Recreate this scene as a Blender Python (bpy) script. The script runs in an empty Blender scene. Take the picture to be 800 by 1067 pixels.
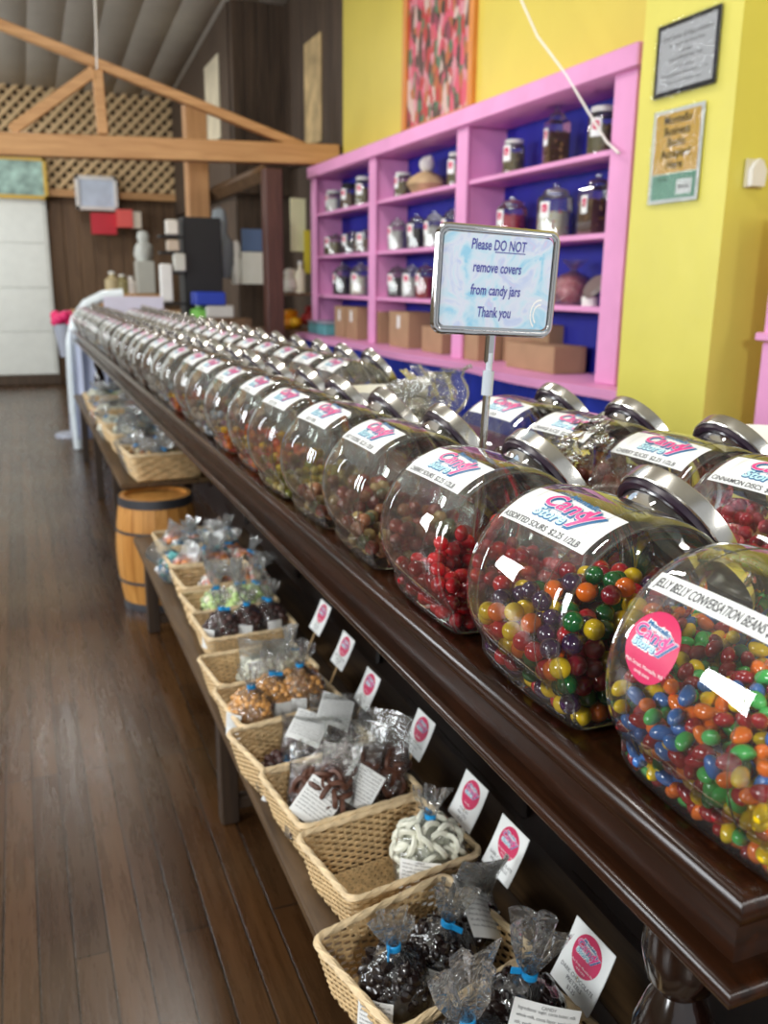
import bpy, math, random
import numpy as np
from mathutils import Matrix, Vector, Euler, noise
PI = math.pi
SC = bpy.context.scene
COL = SC.collection
R0 = random.Random(7)

# ------------------------------------------------------------------ camera
CAMZ = 1.45
F = 925.0
def _n(v):
    v = np.array(v, float); return v / np.linalg.norm(v)
_Y = _n([15 - 400, -(292 - 533.5), F])
_Z = _n([42, 3576, -F]); _Z = _n(_Z - _Y * np.dot(_Y, _Z))
_X = np.cross(_Y, _Z)
if _X[0] < 0: _X = -_X
CM = np.array([_X, _Y, _Z])
def _ray(px, py): return CM @ np.array([px - 400, -(py - 533.5), F])
def atx(px, py, x):
    d = _ray(px, py); p = d * x / d[0]; return (p[0], p[1], p[2] + CAMZ)
def aty(px, py, y):
    d = _ray(px, py); p = d * y / d[1]; return (p[0], p[1], p[2] + CAMZ)
def atz(px, py, z):
    d = _ray(px, py); p = d * (z - CAMZ) / d[2]; return (p[0], p[1], z)
cd = bpy.data.cameras.new('camera'); cam = bpy.data.objects.new('camera', cd); COL.objects.link(cam)
rt, up, fw = CM[:, 0], CM[:, 1], CM[:, 2]
cam.matrix_world = Matrix(((rt[0], up[0], -fw[0], 0), (rt[1], up[1], -fw[1], 0), (rt[2], up[2], -fw[2], CAMZ), (0, 0, 0, 1)))
cd.sensor_fit = 'HORIZONTAL'; cd.sensor_width = 36; cd.lens = 36 * F / 800
cd.clip_start = .02; cd.clip_end = 60
cd.dof.use_dof = True; cd.dof.focus_distance = .92; cd.dof.aperture_fstop = 8.2
SC.camera = cam

# ------------------------------------------------------------------ materials
MATS = {}
def _node(nt, t, **kw):
    n = nt.nodes.new(t)
    for k, v in kw.items(): setattr(n, k, v)
    return n
def lin(c):
    return tuple(((x / 255) / 12.92 if x / 255 <= .04045 else ((x / 255 + .055) / 1.055) ** 2.4) for x in c)
def mat(name, rgb, rough=.5, metal=0., coat=0., spec=.5, sss=0., bump=0., bscale=30., emit=0., trans=0., var=0., vscale=8., stretch=(1, 1, 1), alpha=1.):
    """rgb is the sRGB 0-255 surface colour."""
    if name in MATS: return MATS[name]
    m = bpy.data.materials.new(name); m.use_nodes = True; nt = m.node_tree
    b = nt.nodes['Principled BSDF']; c = lin(rgb)
    b.inputs['Base Color'].default_value = (*c, 1)
    b.inputs['Roughness'].default_value = rough; b.inputs['Metallic'].default_value = metal
    b.inputs['Coat Weight'].default_value = coat; b.inputs['Coat Roughness'].default_value = .06
    b.inputs['Specular IOR Level'].default_value = spec
    if sss: b.inputs['Subsurface Weight'].default_value = sss; b.inputs['Subsurface Radius'].default_value = (.01, .006, .004); b.inputs['Subsurface Scale'].default_value = 1
    if emit: b.inputs['Emission Color'].default_value = (*c, 1); b.inputs['Emission Strength'].default_value = emit
    if trans: b.inputs['Transmission Weight'].default_value = trans
    tc = _node(nt, 'ShaderNodeTexCoord'); mp = _node(nt, 'ShaderNodeMapping'); mp.inputs['Scale'].default_value = stretch
    nt.links.new(tc.outputs['Object'], mp.inputs['Vector'])
    nz = _node(nt, 'ShaderNodeTexNoise'); nz.inputs['Scale'].default_value = vscale; nz.inputs['Detail'].default_value = 5
    nt.links.new(mp.outputs[0], nz.inputs['Vector'])
    v = max(var, .04)
    rp = _node(nt, 'ShaderNodeValToRGB'); e = rp.color_ramp.elements
    e[0].position = .3; e[1].position = .7
    e[0].color = (*[x * (1 - v) for x in c], 1); e[1].color = (*[min(1, x * (1 + v)) for x in c], 1)
    nt.links.new(nz.outputs['Fac'], rp.inputs['Fac']); nt.links.new(rp.outputs['Color'], b.inputs['Base Color'])
    if bump:
        n2 = _node(nt, 'ShaderNodeTexNoise'); n2.inputs['Scale'].default_value = bscale; n2.inputs['Detail'].default_value = 4
        nt.links.new(mp.outputs[0], n2.inputs['Vector'])
        bp = _node(nt, 'ShaderNodeBump'); bp.inputs['Strength'].default_value = bump; bp.inputs['Distance'].default_value = .004
        nt.links.new(n2.outputs['Fac'], bp.inputs['Height']); nt.links.new(bp.outputs[0], b.inputs['Normal'])
        if coat: nt.links.new(bp.outputs[0], b.inputs['Coat Normal'])
    MATS[name] = m; return m

def thin(name, tint=(.97, .98, .97), ior=1.45, rough=.02, base=.03, bump=0., bscale=40., haze=0., gain=1.0, edge=(.72, .73, .68), egain=.4):
    """a thin clear sheet: straight-through light plus a mirror reflection that grows at glancing angles; edges of the wall look tinted"""
    if name in MATS: return MATS[name]
    m = bpy.data.materials.new(name); m.use_nodes = True; nt = m.node_tree; nt.nodes.clear()
    out = _node(nt, 'ShaderNodeOutputMaterial'); mix = _node(nt, 'ShaderNodeMixShader')
    tr = _node(nt, 'ShaderNodeBsdfTransparent')
    lw = _node(nt, 'ShaderNodeLayerWeight'); lw.inputs['Blend'].default_value = .25
    tmix = _node(nt, 'ShaderNodeMix', data_type='RGBA'); tmix.inputs[6].default_value = (*tint, 1); tmix.inputs[7].default_value = (*edge, 1)
    pw = _node(nt, 'ShaderNodeMath', operation='POWER'); pw.inputs[1].default_value = 2.5
    nt.links.new(lw.outputs['Facing'], pw.inputs[0])
    mu = _node(nt, 'ShaderNodeMath', operation='MULTIPLY'); mu.inputs[1].default_value = egain; nt.links.new(pw.outputs[0], mu.inputs[0])
    nt.links.new(mu.outputs[0], tmix.inputs[0]); nt.links.new(tmix.outputs[2], tr.inputs['Color'])
    gl = _node(nt, 'ShaderNodeBsdfGlossy'); gl.inputs['Roughness'].default_value = rough; gl.inputs['Color'].default_value = (1, 1, 1, 1)
    fr = _node(nt, 'ShaderNodeFresnel'); fr.inputs['IOR'].default_value = ior
    ma = _node(nt, 'ShaderNodeMath', operation='MULTIPLY_ADD'); ma.inputs[1].default_value = gain; ma.inputs[2].default_value = base; ma.use_clamp = True
    nt.links.new(fr.outputs[0], ma.inputs[0]); nt.links.new(ma.outputs[0], mix.inputs[0])
    nt.links.new(tr.outputs[0], mix.inputs[1]); nt.links.new(gl.outputs[0], mix.inputs[2])
    last = mix
    if haze:
        df = _node(nt, 'ShaderNodeBsdfDiffuse'); df.inputs['Color'].default_value = (.85, .87, .88, 1)
        tl = _node(nt, 'ShaderNodeBsdfTranslucent'); tl.inputs['Color'].default_value = (.85, .87, .88, 1)
        ad = _node(nt, 'ShaderNodeMixShader'); nt.links.new(df.outputs[0], ad.inputs[1]); nt.links.new(tl.outputs[0], ad.inputs[2])
        hm = _node(nt, 'ShaderNodeMixShader'); hm.inputs[0].default_value = haze
        nt.links.new(mix.outputs[0], hm.inputs[1]); nt.links.new(ad.outputs[0], hm.inputs[2]); last = hm
    if bump:
        tc = _node(nt, 'ShaderNodeTexCoord'); n2 = _node(nt, 'ShaderNodeTexNoise'); n2.inputs['Scale'].default_value = bscale; n2.inputs['Detail'].default_value = 3
        n2.inputs['Distortion'].default_value = 1.5
        nt.links.new(tc.outputs['Object'], n2.inputs['Vector'])
        bp = _node(nt, 'ShaderNodeBump'); bp.inputs['Strength'].default_value = bump; bp.inputs['Distance'].default_value = .01
        nt.links.new(n2.outputs['Fac'], bp.inputs['Height'])
        nt.links.new(bp.outputs[0], gl.inputs['Normal']); nt.links.new(bp.outputs[0], fr.inputs['Normal'])
    nt.links.new(last.outputs[0], out.inputs['Surface'])
    MATS[name] = m; return m

def wood(name, dark, light, rough=.3, coat=0., scale=1.0, axis='Y', bump=.2, grain=14.):
    if name in MATS: return MATS[name]
    m = mat(name, dark, rough, coat=coat); nt = m.node_tree; b = nt.nodes['Principled BSDF']
    tc = _node(nt, 'ShaderNodeTexCoord'); mp = _node(nt, 'ShaderNodeMapping')
    s = {'X': (.06, 1, 1), 'Y': (1, .06, 1), 'Z': (1, 1, .06)}[axis]
    mp.inputs['Scale'].default_value = tuple(x * grain * scale for x in s)
    nt.links.new(tc.outputs['Object'], mp.inputs['Vector'])
    nz = _node(nt, 'ShaderNodeTexNoise'); nz.inputs['Scale'].default_value = 3; nz.inputs['Detail'].default_value = 8; nz.inputs['Roughness'].default_value = .65; nz.inputs['Distortion'].default_value = .6
    nt.links.new(mp.outputs[0], nz.inputs['Vector'])
    rp = _node(nt, 'ShaderNodeValToRGB'); e = rp.color_ramp.elements
    e[0].position = .32; e[1].position = .7; e[0].color = (*lin(dark), 1); e[1].color = (*lin(light), 1)
    nt.links.new(nz.outputs['Fac'], rp.inputs['Fac'])
    nt.links.new(rp.outputs['Color'], b.inputs['Base Color'])
    bp = _node(nt, 'ShaderNodeBump'); bp.inputs['Strength'].default_value = bump; bp.inputs['Distance'].default_value = .002
    nt.links.new(nz.outputs['Fac'], bp.inputs['Height']); nt.links.new(bp.outputs[0], b.inputs['Normal'])
    if coat: nt.links.new(bp.outputs[0], b.inputs['Coat Normal'])
    return m

GLASS = thin('jar_glass', base=.05, gain=1.25, haze=.03)
FILM = thin('clear_film', base=.06, bump=.9, bscale=45, haze=.045, rough=.09, gain=1.5, egain=0)
FILMH = thin('cloudy_film', base=.06, bump=1.0, bscale=38, haze=.14, rough=.12, gain=1.4, egain=0)
CHROME = mat('brushed_steel', (205, 203, 196), .22, metal=1., var=.1, vscale=30)
POLISH = mat('polished_chrome', (215, 215, 215), .08, metal=1.)
COUNTER = wood('varnished_walnut', (19, 9, 4), (56, 28, 12), rough=.24, coat=.08, grain=22, bump=.12)
COUNTER.node_tree.nodes['Principled BSDF'].inputs['Specular IOR Level'].default_value = .34
COUNTERD = wood('dark_walnut', (16, 8, 5), (42, 22, 12), rough=.4, coat=.4, axis='Z')
PAPER = mat('white_label_paper', (236, 238, 236), .4)
PRICEINK = mat('grey_ink', (70, 70, 74), .5)
PINK = mat('logo_pink', (226, 62, 138), .4)
NAVY = mat('logo_blue', (28, 106, 158), .4)
TEAL = mat('logo_pale_blue', (186, 226, 232), .4)
MAG = mat('sticker_pink', (206, 40, 92), .4)
WHITE = mat('white_ink', (245, 245, 245), .4)
WICK = mat('wicker', (212, 182, 134), .55, var=.22, vscale=60)
WICKR = mat('wicker_rim', (222, 198, 158), .5, var=.18, vscale=50)
BLUET = mat('blue_twist_tie', (30, 150, 215), .35)
BLACKM = mat('black_matte', (22, 22, 24), .6)
PINKP = mat('pink_paint', (232, 158, 206), .45, var=.07, vscale=4, bump=.1)
BLUEP = mat('royal_blue_paint', (24, 30, 150), .6, var=.1)
CARD = mat('cardboard', (170, 136, 104), .75, var=.08)

# ------------------------------------------------------------------ mesh builder
class MB:
    def __init__(s): s.v = []; s.f = []; s.m = []; s.sm = []
    def add(s, vs, fs, T=None, mi=0, smooth=True):
        o = len(s.v)
        if T is not None: vs = [tuple(T @ Vector(p)) for p in vs]
        s.v += [tuple(p) for p in vs]
        for f in fs: s.f.append(tuple(i + o for i in f)); s.m.append(mi); s.sm.append(smooth)
        return s
    def box(s, c, d, T=None, mi=0, bev=0.):
        x, y, z = c; a, b, h = d[0] / 2, d[1] / 2, d[2] / 2
        if bev <= 0:
            vs = [(x + i * a, y + j * b, z + k * h) for i in (-1, 1) for j in (-1, 1) for k in (-1, 1)]
            fs = [(0, 1, 3, 2), (4, 6, 7, 5), (0, 4, 5, 1), (2, 3, 7, 6), (0, 2, 6, 4), (1, 5, 7, 3)]
            return s.add(vs, fs, T, mi, False)
        bev = min(bev, a * .9, b * .9, h * .9)
        rings = [(-h, bev), (-h + bev, 0), (h - bev, 0), (h, bev)]
        vs = []
        for zz, ins in rings:
            A, B = a - ins, b - ins
            for (i, j) in ((-1, -1), (1, -1), (1, 1), (-1, 1)):
                if i * j > 0: vs += [(x + i * A, y + j * (B - bev), z + zz), (x + i * (A - bev), y + j * B, z + zz)] if False else []
                e1 = (x + i * A, y + j * (B - bev * .9), z + zz); e2 = (x + i * (A - bev * .9), y + j * B, z + zz)
                vs += ([e2, e1] if i * j < 0 and False else ([e1, e2] if (i, j) in ((-1, -1), (1, 1)) else [e2, e1]))
        fs = []
        for k in range(3):
            for q in range(8): fs.append((k * 8 + q, k * 8 + (q + 1) % 8, k * 8 + 8 + (q + 1) % 8, k * 8 + 8 + q))
        fs.append(tuple(range(7, -1, -1))); fs.append(tuple(range(24, 32)))
        return s.add(vs, fs, T, mi, False)
    def lathe(s, prof, seg=32, T=None, mi=0, wob=None, smooth=True):
        """prof: (r, z) list"""
        vs = []; fs = []; idx = []
        for i, (r, z) in enumerate(prof):
            if r <= 1e-7: idx.append([len(vs)]); vs.append((0, 0, z))
            else:
                idx.append(list(range(len(vs), len(vs) + seg)))
                for k in range(seg):
                    a = 2 * PI * k / seg; rr = r * (wob(a, z) if wob else 1)
                    vs.append((rr * math.cos(a), rr * math.sin(a), z))
        for i in range(len(prof) - 1):
            A, B = idx[i], idx[i + 1]
            if len(A) == 1 and len(B) == 1: continue
            for k in range(seg):
                k2 = (k + 1) % seg
                if len(A) == 1: fs.append((A[0], B[k2], B[k]))
                elif len(B) == 1: fs.append((A[k], A[k2], B[0]))
                else: fs.append((A[k], A[k2], B[k2], B[k]))
        return s.add(vs, fs, T, mi, smooth)
    def tube(s, pts, r, seg=8, closed=False, T=None, mi=0, flat=1.0):
        n = len(pts); P = [Vector(p) for p in pts]; vs = []; fs = []
        rr = r if hasattr(r, '__len__') else [r] * n
        prev = None
        for i in range(n):
            if closed: t = P[(i + 1) % n] - P[i - 1]
            else: t = P[min(i + 1, n - 1)] - P[max(i - 1, 0)]
            t.normalize()
            if prev is None:
                u = Vector((0, 0, 1)) if abs(t.z) < .9 else Vector((1, 0, 0))
            else: u = prev
            u = (u - t * u.dot(t)).normalized(); w = t.cross(u); prev = u
            for k in range(seg):
                a = 2 * PI * k / seg; q = P[i] + u * (math.cos(a) * rr[i]) + w * (math.sin(a) * rr[i] * flat); vs.append(tuple(q))
        for i in range(n if closed else n - 1):
            j = (i + 1) % n
            for k in range(seg): k2 = (k + 1) % seg; fs.append((i * seg + k, i * seg + k2, j * seg + k2, j * seg + k))
        if not closed: fs.append(tuple(range(seg - 1, -1, -1))); fs.append(tuple((n - 1) * seg + k for k in range(seg)))
        return s.add(vs, fs, T, mi, True)
    def prism(s, poly, h0, h1, T=None, mi=0, axis='Z'):
        n = len(poly)
        def P(a, b, h): return {'Z': (a, b, h), 'Y': (a, h, b), 'X': (h, a, b)}[axis]
        vs = [P(a, b, h0) for a, b in poly] + [P(a, b, h1) for a, b in poly]
        fs = [(i, (i + 1) % n, n + (i + 1) % n, n + i) for i in range(n)] + [tuple(range(n - 1, -1, -1)), tuple(range(n, 2 * n))]
        return s.add(vs, fs, T, mi, False)
    def grid(s, fn, nu, nv, T=None, mi=0, smooth=True):
        vs = [fn(i / nu, j / nv) for j in range(nv + 1) for i in range(nu + 1)]
        fs = [(j * (nu + 1) + i, j * (nu + 1) + i + 1, (j + 1) * (nu + 1) + i + 1, (j + 1) * (nu + 1) + i) for j in range(nv) for i in range(nu)]
        return s.add(vs, fs, T, mi, smooth)
    def mesh(s, name, mats):
        me = bpy.data.meshes.new(name); me.from_pydata(s.v, [], s.f)
        for m in (mats if isinstance(mats, (list, tuple)) else [mats]): me.materials.append(m)
        me.polygons.foreach_set('material_index', s.m); me.polygons.foreach_set('use_smooth', s.sm)
        me.update(); me.set_sharp_from_angle(angle=math.radians(38)); return me
    def build(s, name, mats, parent=None, loc=None, rot=None):
        return obj(name, s.mesh(name, mats), parent, loc, rot)
def obj(name, me, parent=None, loc=None, rot=None):
    o = bpy.data.objects.new(name, me); COL.objects.link(o)
    if parent is not None: o.parent = parent
    if loc is not None: o.location = loc
    if rot is not None: o.rotation_euler = rot
    return o
def tag(o, label=None, cat=None, group=None, kind=None):
    if label: o['label'] = label
    if cat: o['category'] = cat
    if group: o['group'] = group
    if kind: o['kind'] = kind
    return o
def empty(name, loc=(0, 0, 0), rot=(0, 0, 0), label=None, cat=None, group=None, kind=None, scale=None):
    o = bpy.data.objects.new(name, None); COL.objects.link(o); o.location = loc; o.rotation_euler = rot; o.empty_display_size = .05
    if scale: o.scale = (scale,) * 3 if not hasattr(scale, '__len__') else scale
    return tag(o, label, cat, group, kind)
def dup(root, loc=None, rot=None, label=None, group=None, scale=None, parent=None, cat=None):
    c = root.copy(); COL.objects.link(c)
    if parent is not None: c.parent = parent
    if loc is not None: c.location = loc
    if rot is not None: c.rotation_euler = rot
    if scale is not None: c.scale = (scale,) * 3 if not hasattr(scale, '__len__') else scale
    tag(c, label, cat, group)
    for ch in KIDS.get(root.name, []): dup(ch, parent=c)
    return c
class _Kids(dict):
    def get(s, name, d=None):
        return [o for o in list(COL.objects) if o.parent is not None and o.parent.name == name]
KIDS = _Kids()
def struct(o, label=None):
    o['kind'] = 'structure'
    if label: o['label'] = label
    return o
def TR(loc=(0, 0, 0), rot=(0, 0, 0), sc=(1, 1, 1)):
    return Matrix.LocRotScale(Vector(loc), Euler(rot), Vector(sc if hasattr(sc, '__len__') else (sc,) * 3))

# ------------------------------------------------------------------ lettering
_TC = {}
def text2d(s, size=1., shear=0., off=0., align='CENTER', space=1.):
    key = (s, size, shear, off, align, space)
    if key in _TC: return _TC[key]
    cu = bpy.data.curves.new('lettering', 'FONT'); cu.body = s; cu.size = size; cu.shear = shear; cu.offset = off; cu.align_x = align
    cu.space_character = space; cu.resolution_u = 3
    ob = bpy.data.objects.new('lettering', cu); COL.objects.link(ob)
    dg = bpy.context.evaluated_depsgraph_get(); dg.update()
    me = bpy.data.meshes.new_from_object(ob.evaluated_get(dg))
    v = [(p.co.x, p.co.y) for p in me.vertices]; f = [tuple(p.vertices) for p in me.polygons]
    bpy.data.objects.remove(ob); bpy.data.curves.remove(cu); bpy.data.meshes.remove(me)
    _TC[key] = (v, f); return v, f
def subdiv(v, f, L):
    """split long edges so that flat lettering can follow a curved wall"""
    V = list(v); out = []; mid = {}
    st = []
    for q in f:
        for k in range(1, len(q) - 1): st.append((q[0], q[k], q[k + 1]))
    while st:
        t = st.pop(); e = [(math.dist(V[t[k]], V[t[(k + 1) % 3]]), k) for k in range(3)]; d, k = max(e)
        if d <= L: out.append(t); continue
        a, b_, c_ = t[k], t[(k + 1) % 3], t[(k + 2) % 3]; key = (min(a, b_), max(a, b_))
        if key not in mid: mid[key] = len(V); V.append(((V[a][0] + V[b_][0]) / 2, (V[a][1] + V[b_][1]) / 2))
        m_ = mid[key]; st += [(a, m_, c_), (m_, b_, c_)]
    return V, out
def put_text(mb, s, x, y, size, h, mi, mp, shear=0., off=0., align='CENTER', wx=1., slope=0., space=1., arch=0., maxw=None):
    """mp(u, v, h) maps the flat sheet into the part"""
    v, f = text2d(s, size, shear, off, align, space)
    if not v: return
    if mp.__name__ in ('jarmap', 'm0', 'm0b'): v, f = subdiv(v, f, .0045)
    if maxw:
        w = max(p[0] for p in v) - min(p[0] for p in v)
        if w * wx > maxw: wx = maxw / w
    mb.add([mp(x + a * wx, y + b + slope * a * wx - arch * (a * wx) ** 2, h) for a, b in v], f, None, mi, False)
# material slots used by every sheet with the shop's logo
LM = [PAPER, PRICEINK, PINK, NAVY, TEAL, WHITE, MAG]
def logo(mb, mp, x, y, s, h=.0004, st=.0002, halo=False, fine=True):
    """the shop's logo, about 4.2*s wide, centred on x, y"""
    sh = .18
    def T(t, xx, yy, size, lay, mi, off, slope, wx=1.25): put_text(mb, t, x + xx * s, y + yy * s, size * s, h + lay * st, mi, mp, sh, off * s, 'CENTER', wx, slope)
    if halo:
        for t, xx, yy, size, slope, wx in (('Cand', -.45, -.1, 1.7, -.05, 1.25), ('y', 1.75, -.35, 2.3, 0, 1.35), ('Store', -.85, -.95, 1.05, 0, 1.3), ('Montello', .1, 1.0, .6, -.1, 1.5)):
            T(t, xx, yy, size, 0, 5, .13, slope, wx); T(t, xx + .12, yy - .1, size, 0, 5, .13, slope, wx)
    for t, xx, yy, size, slope, wx in (('Cand', -.45, -.1, 1.7, -.05, 1.25), ('y', 1.75, -.35, 2.3, 0, 1.35)):
        T(t, xx + .13, yy - .11, size, 1, 3, .10, slope, wx)
        T(t, xx, yy, size, 2, 3, .09, slope, wx)
        T(t, xx, yy, size, 3, 5, .06, slope, wx)
        T(t, xx, yy, size, 4, 2, .03, slope, wx)
    T('Store', -.8, -1.0, 1.05, 1, 3, .075, 0, 1.3)
    T('Store', -.85, -.95, 1.05, 2, 4, .03, 0, 1.3)
    T('Montello', .1, 1.05, .6, 2, 3, .02, -.1, 1.5)
def disc(mb, mp, x, y, r, h, mi, seg=32, ry=None):
    ry = ry or r; vs = [mp(x, y, h)]; fs = []
    for q in (1, 2, 3):
        for k in range(seg): a = 2 * PI * k / seg; vs.append(mp(x + r * q / 3 * math.cos(a), y + ry * q / 3 * math.sin(a), h))
    for k in range(seg):
        k2 = (k + 1) % seg; fs.append((0, 1 + k, 1 + k2))
        for q in (0, 1): fs.append((1 + q * seg + k, 1 + (q + 1) * seg + k, 1 + (q + 1) * seg + k2, 1 + q * seg + k2))
    mb.add(vs, fs, None, mi, True)
def sheet(mb, mp, x0, y0, x1, y1, h, mi, nu=8, nv=8):
    mb.grid(lambda a, b: mp(x0 + (x1 - x0) * a, y0 + (y1 - y0) * b, h), nu, nv, None, mi)
def flatmap(u, v, h): return (u, v, h)
def badge(mb, mp, x, y, r, h, fine=True):
    disc(mb, mp, x, y, r, h, 6); logo(mb, mp, x - .04 * r, y + .16 * r, r * .30, h + .0002, .00015, halo=True, fine=fine)
    if fine:
        put_text(mb, 'Main Street, Montello, WI', x, y - .62 * r, .15 * r, h + .0003, 5, mp)
        put_text(mb, 'candy store', x, y - .8 * r, .14 * r, h + .0003, 5, mp)
    else:
        put_text(mb, 'Montello', x, y - .72 * r, .2 * r, h + .0003, 5, mp)

# ================================================================== SETTING
def plank_floor():
    m = mat('old_floorboards', (70, 45, 25), .3); nt = m.node_tree; b = nt.nodes['Principled BSDF']
    tc = _node(nt, 'ShaderNodeTexCoord'); mp = _node(nt, 'ShaderNodeMapping'); mp.inputs['Rotation'].default_value = (0, 0, PI / 2)
    nt.links.new(tc.outputs['Object'], mp.inputs['Vector'])
    br = _node(nt, 'ShaderNodeTexBrick'); br.inputs['Scale'].default_value = 1; br.inputs['Brick Width'].default_value = 1.3; br.inputs['Row Height'].default_value = .074
    br.inputs['Mortar Size'].default_value = .0024; br.inputs['Mortar Smooth'].default_value = .3; br.offset = .37; br.offset_frequency = 3
    br.inputs['Color1'].default_value = (*lin((60, 38, 20)), 1); br.inputs['Color2'].default_value = (*lin((86, 58, 33)), 1); br.inputs['Mortar'].default_value = (*lin((20, 12, 7)), 1)
    nt.links.new(mp.outputs[0], br.inputs['Vector'])
    mp2 = _node(nt, 'ShaderNodeMapping'); mp2.inputs['Scale'].default_value = (22, 1.6, 1); nt.links.new(tc.outputs['Object'], mp2.inputs['Vector'])
    nz = _node(nt, 'ShaderNodeTexNoise'); nz.inputs['Scale'].default_value = 1.6; nz.inputs['Detail'].default_value = 8; nz.inputs['Roughness'].default_value = .7
    nt.links.new(mp2.outputs[0], nz.inputs['Vector'])
    r1 = _node(nt, 'ShaderNodeValToRGB'); r1.color_ramp.elements[0].position = .3; r1.color_ramp.elements[1].position = .72
    r1.color_ramp.elements[0].color = (.34, .31, .3, 1); r1.color_ramp.elements[1].color = (1.25, 1.2, 1.1, 1)
    nt.links.new(nz.outputs['Fac'], r1.inputs['Fac'])
    mx = _node(nt, 'ShaderNodeMix', data_type='RGBA', blend_type='MULTIPLY'); mx.inputs[0].default_value = .8
    nt.links.new(br.outputs['Color'], mx.inputs[6]); nt.links.new(r1.outputs['Color'], mx.inputs[7])
    # large soft grey patches: foot wear plus the door's reflection put into the colour
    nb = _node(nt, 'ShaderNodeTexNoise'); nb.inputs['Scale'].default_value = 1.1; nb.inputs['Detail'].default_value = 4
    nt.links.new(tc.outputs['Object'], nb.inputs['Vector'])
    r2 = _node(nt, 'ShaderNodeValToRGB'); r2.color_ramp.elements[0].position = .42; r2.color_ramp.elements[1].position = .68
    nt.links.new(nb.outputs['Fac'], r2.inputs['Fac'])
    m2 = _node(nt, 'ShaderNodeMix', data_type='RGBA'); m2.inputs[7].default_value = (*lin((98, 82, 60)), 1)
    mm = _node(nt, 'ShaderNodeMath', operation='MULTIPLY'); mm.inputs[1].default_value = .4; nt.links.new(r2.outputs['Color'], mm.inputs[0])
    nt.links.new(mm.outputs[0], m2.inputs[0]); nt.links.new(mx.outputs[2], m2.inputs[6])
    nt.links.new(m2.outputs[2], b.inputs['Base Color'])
    rr = _node(nt, 'ShaderNodeMapRange'); rr.inputs['To Min'].default_value = .14; rr.inputs['To Max'].default_value = .42
    nt.links.new(nz.outputs['Fac'], rr.inputs['Value']); nt.links.new(rr.outputs[0], b.inputs['Roughness'])
    bp = _node(nt, 'ShaderNodeBump'); bp.inputs['Strength'].default_value = .5; bp.inputs['Distance'].default_value = .002
    ad = _node(nt, 'ShaderNodeMath', operation='MULTIPLY_ADD'); ad.inputs[1].default_value = -1.5; nt.links.new(br.outputs['Fac'], ad.inputs[0]); nt.links.new(nz.outputs['Fac'], ad.inputs[2])
    nt.links.new(ad.outputs[0], bp.inputs['Height']); nt.links.new(bp.outputs[0], b.inputs['Normal'])
    return m
YEL = mat('yellow_wall_paint', (214, 197, 88), .45, bump=.5, bscale=7, var=.05, vscale=2)
YELC = mat('yellow_column_paint', (225, 215, 102), .38, bump=.8, bscale=9, var=.04, vscale=3)
BROWNW = wood('dark_board_wall', (52, 40, 30), (92, 74, 58), rough=.7, axis='Z', grain=8)
BROWNP = wood('brown_panelling', (84, 62, 42), (122, 94, 66), rough=.6, axis='Z', grain=8)
PINE = wood('pine_timber', (176, 128, 80), (210, 164, 112), rough=.55, axis='X', grain=8)
PINEZ = wood('pine_post', (166, 120, 76), (200, 152, 102), rough=.55, axis='Z', grain=8)
CEIL = mat('grey_ceiling', (186, 182, 172), .8, var=.06, vscale=3)
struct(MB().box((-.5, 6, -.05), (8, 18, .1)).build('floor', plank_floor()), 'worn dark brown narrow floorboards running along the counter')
# ceiling with board seams
mb = MB()
SL = math.atan(.08)
for i in range(20): mb.box((-3.9 + i * .37, 0, 0), (.369, 18, .06), bev=.0012)
mb.box((-.5, 0, .06), (8, 18, .06))
struct(mb.build('ceiling', CEIL, None, (0, 6, 4.60), (-SL, 0, 0)), 'grey board ceiling')
struct(MB().box((2.93, 3.45, 2.45), (.16, 9.3, 4.9)).build('wall_right', YEL), 'bright yellow painted wall above the pink shelves')
# dark timber clad wall beyond the yellow one
mb = MB()
for i in range(12): mb.box((2.9, 8.18 + i * .16, 3.5), (.1, .155, 1.7), bev=.006)
mb.box((2.95, 9.0, 1.35), (.1, 1.9, 2.7))
struct(mb.build('wall_boards', BROWNW), 'dark timber clad upper wall beyond the yellow wall')
mb = MB()
for i in range(5): mb.box((2.28 + .06 + i * .135, 9.98, 3.35), (.13, .1, 1.95), bev=.006)
for i in range(24): mb.box((2.3, 10.1 + i * .158, 3.35), (.1, .155, 1.95), bev=.006)
mb.box((2.35, 12, 1.2), (.06, 3.8, 2.4)); mb.box((2.66, 10.1, 1.25), (.68, .06, 2.5))
struct(mb.build('wall_far_right', BROWNW), 'dark timber clad wall returning towards the back of the shop')
mb = MB()
for i in range(34): mb.box((-4.4 + i * .2, 13.86, 1.3), (.194, .08, 2.6), bev=.006)
mb.box((-1, 13.95, 2.2), (7, .08, 4.4))
struct(mb.build('wall_back', BROWNP), 'brown panelled back wall under the lattice')
mb = MB(); mb.box((-4.05, 5.5, 2.4), (.1, 17, 4.8)); struct(mb.build('wall_left', mat('faded_plaster', (150, 138, 120), .8)))
struct(MB().box((-1.75, 13.78, .07), (4.4, .04, .16), bev=.008).build('baseboard_back', BROWNW))
# white door at the back
dr = empty('door_1', (-.36, 13.72, 0)); dr['kind'] = 'structure'; dr['label'] = 'large white panelled door in the back wall'
WD = mat('white_door_paint', (226, 230, 224), .4)
mb = MB()
mb.box((0, 0, 1.35), (1.7, .06, 2.42), bev=.01)
for k in range(4): mb.box((0, -.034, .45 + k * .6), (1.62, .014, .595), bev=.004)
mb.build('door_leaf', WD, dr)
MB().box((0, .01, .075), (1.74, .08, .15), bev=.01).build('door_sweep', BROWNW, dr)
mb = MB(); mb.tube([(-.7, -.05, 1.0), (-.7, -.1, 1.0), (-.58, -.1, 1.0)], .012); mb.build('door_handle', CHROME, dr)
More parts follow.
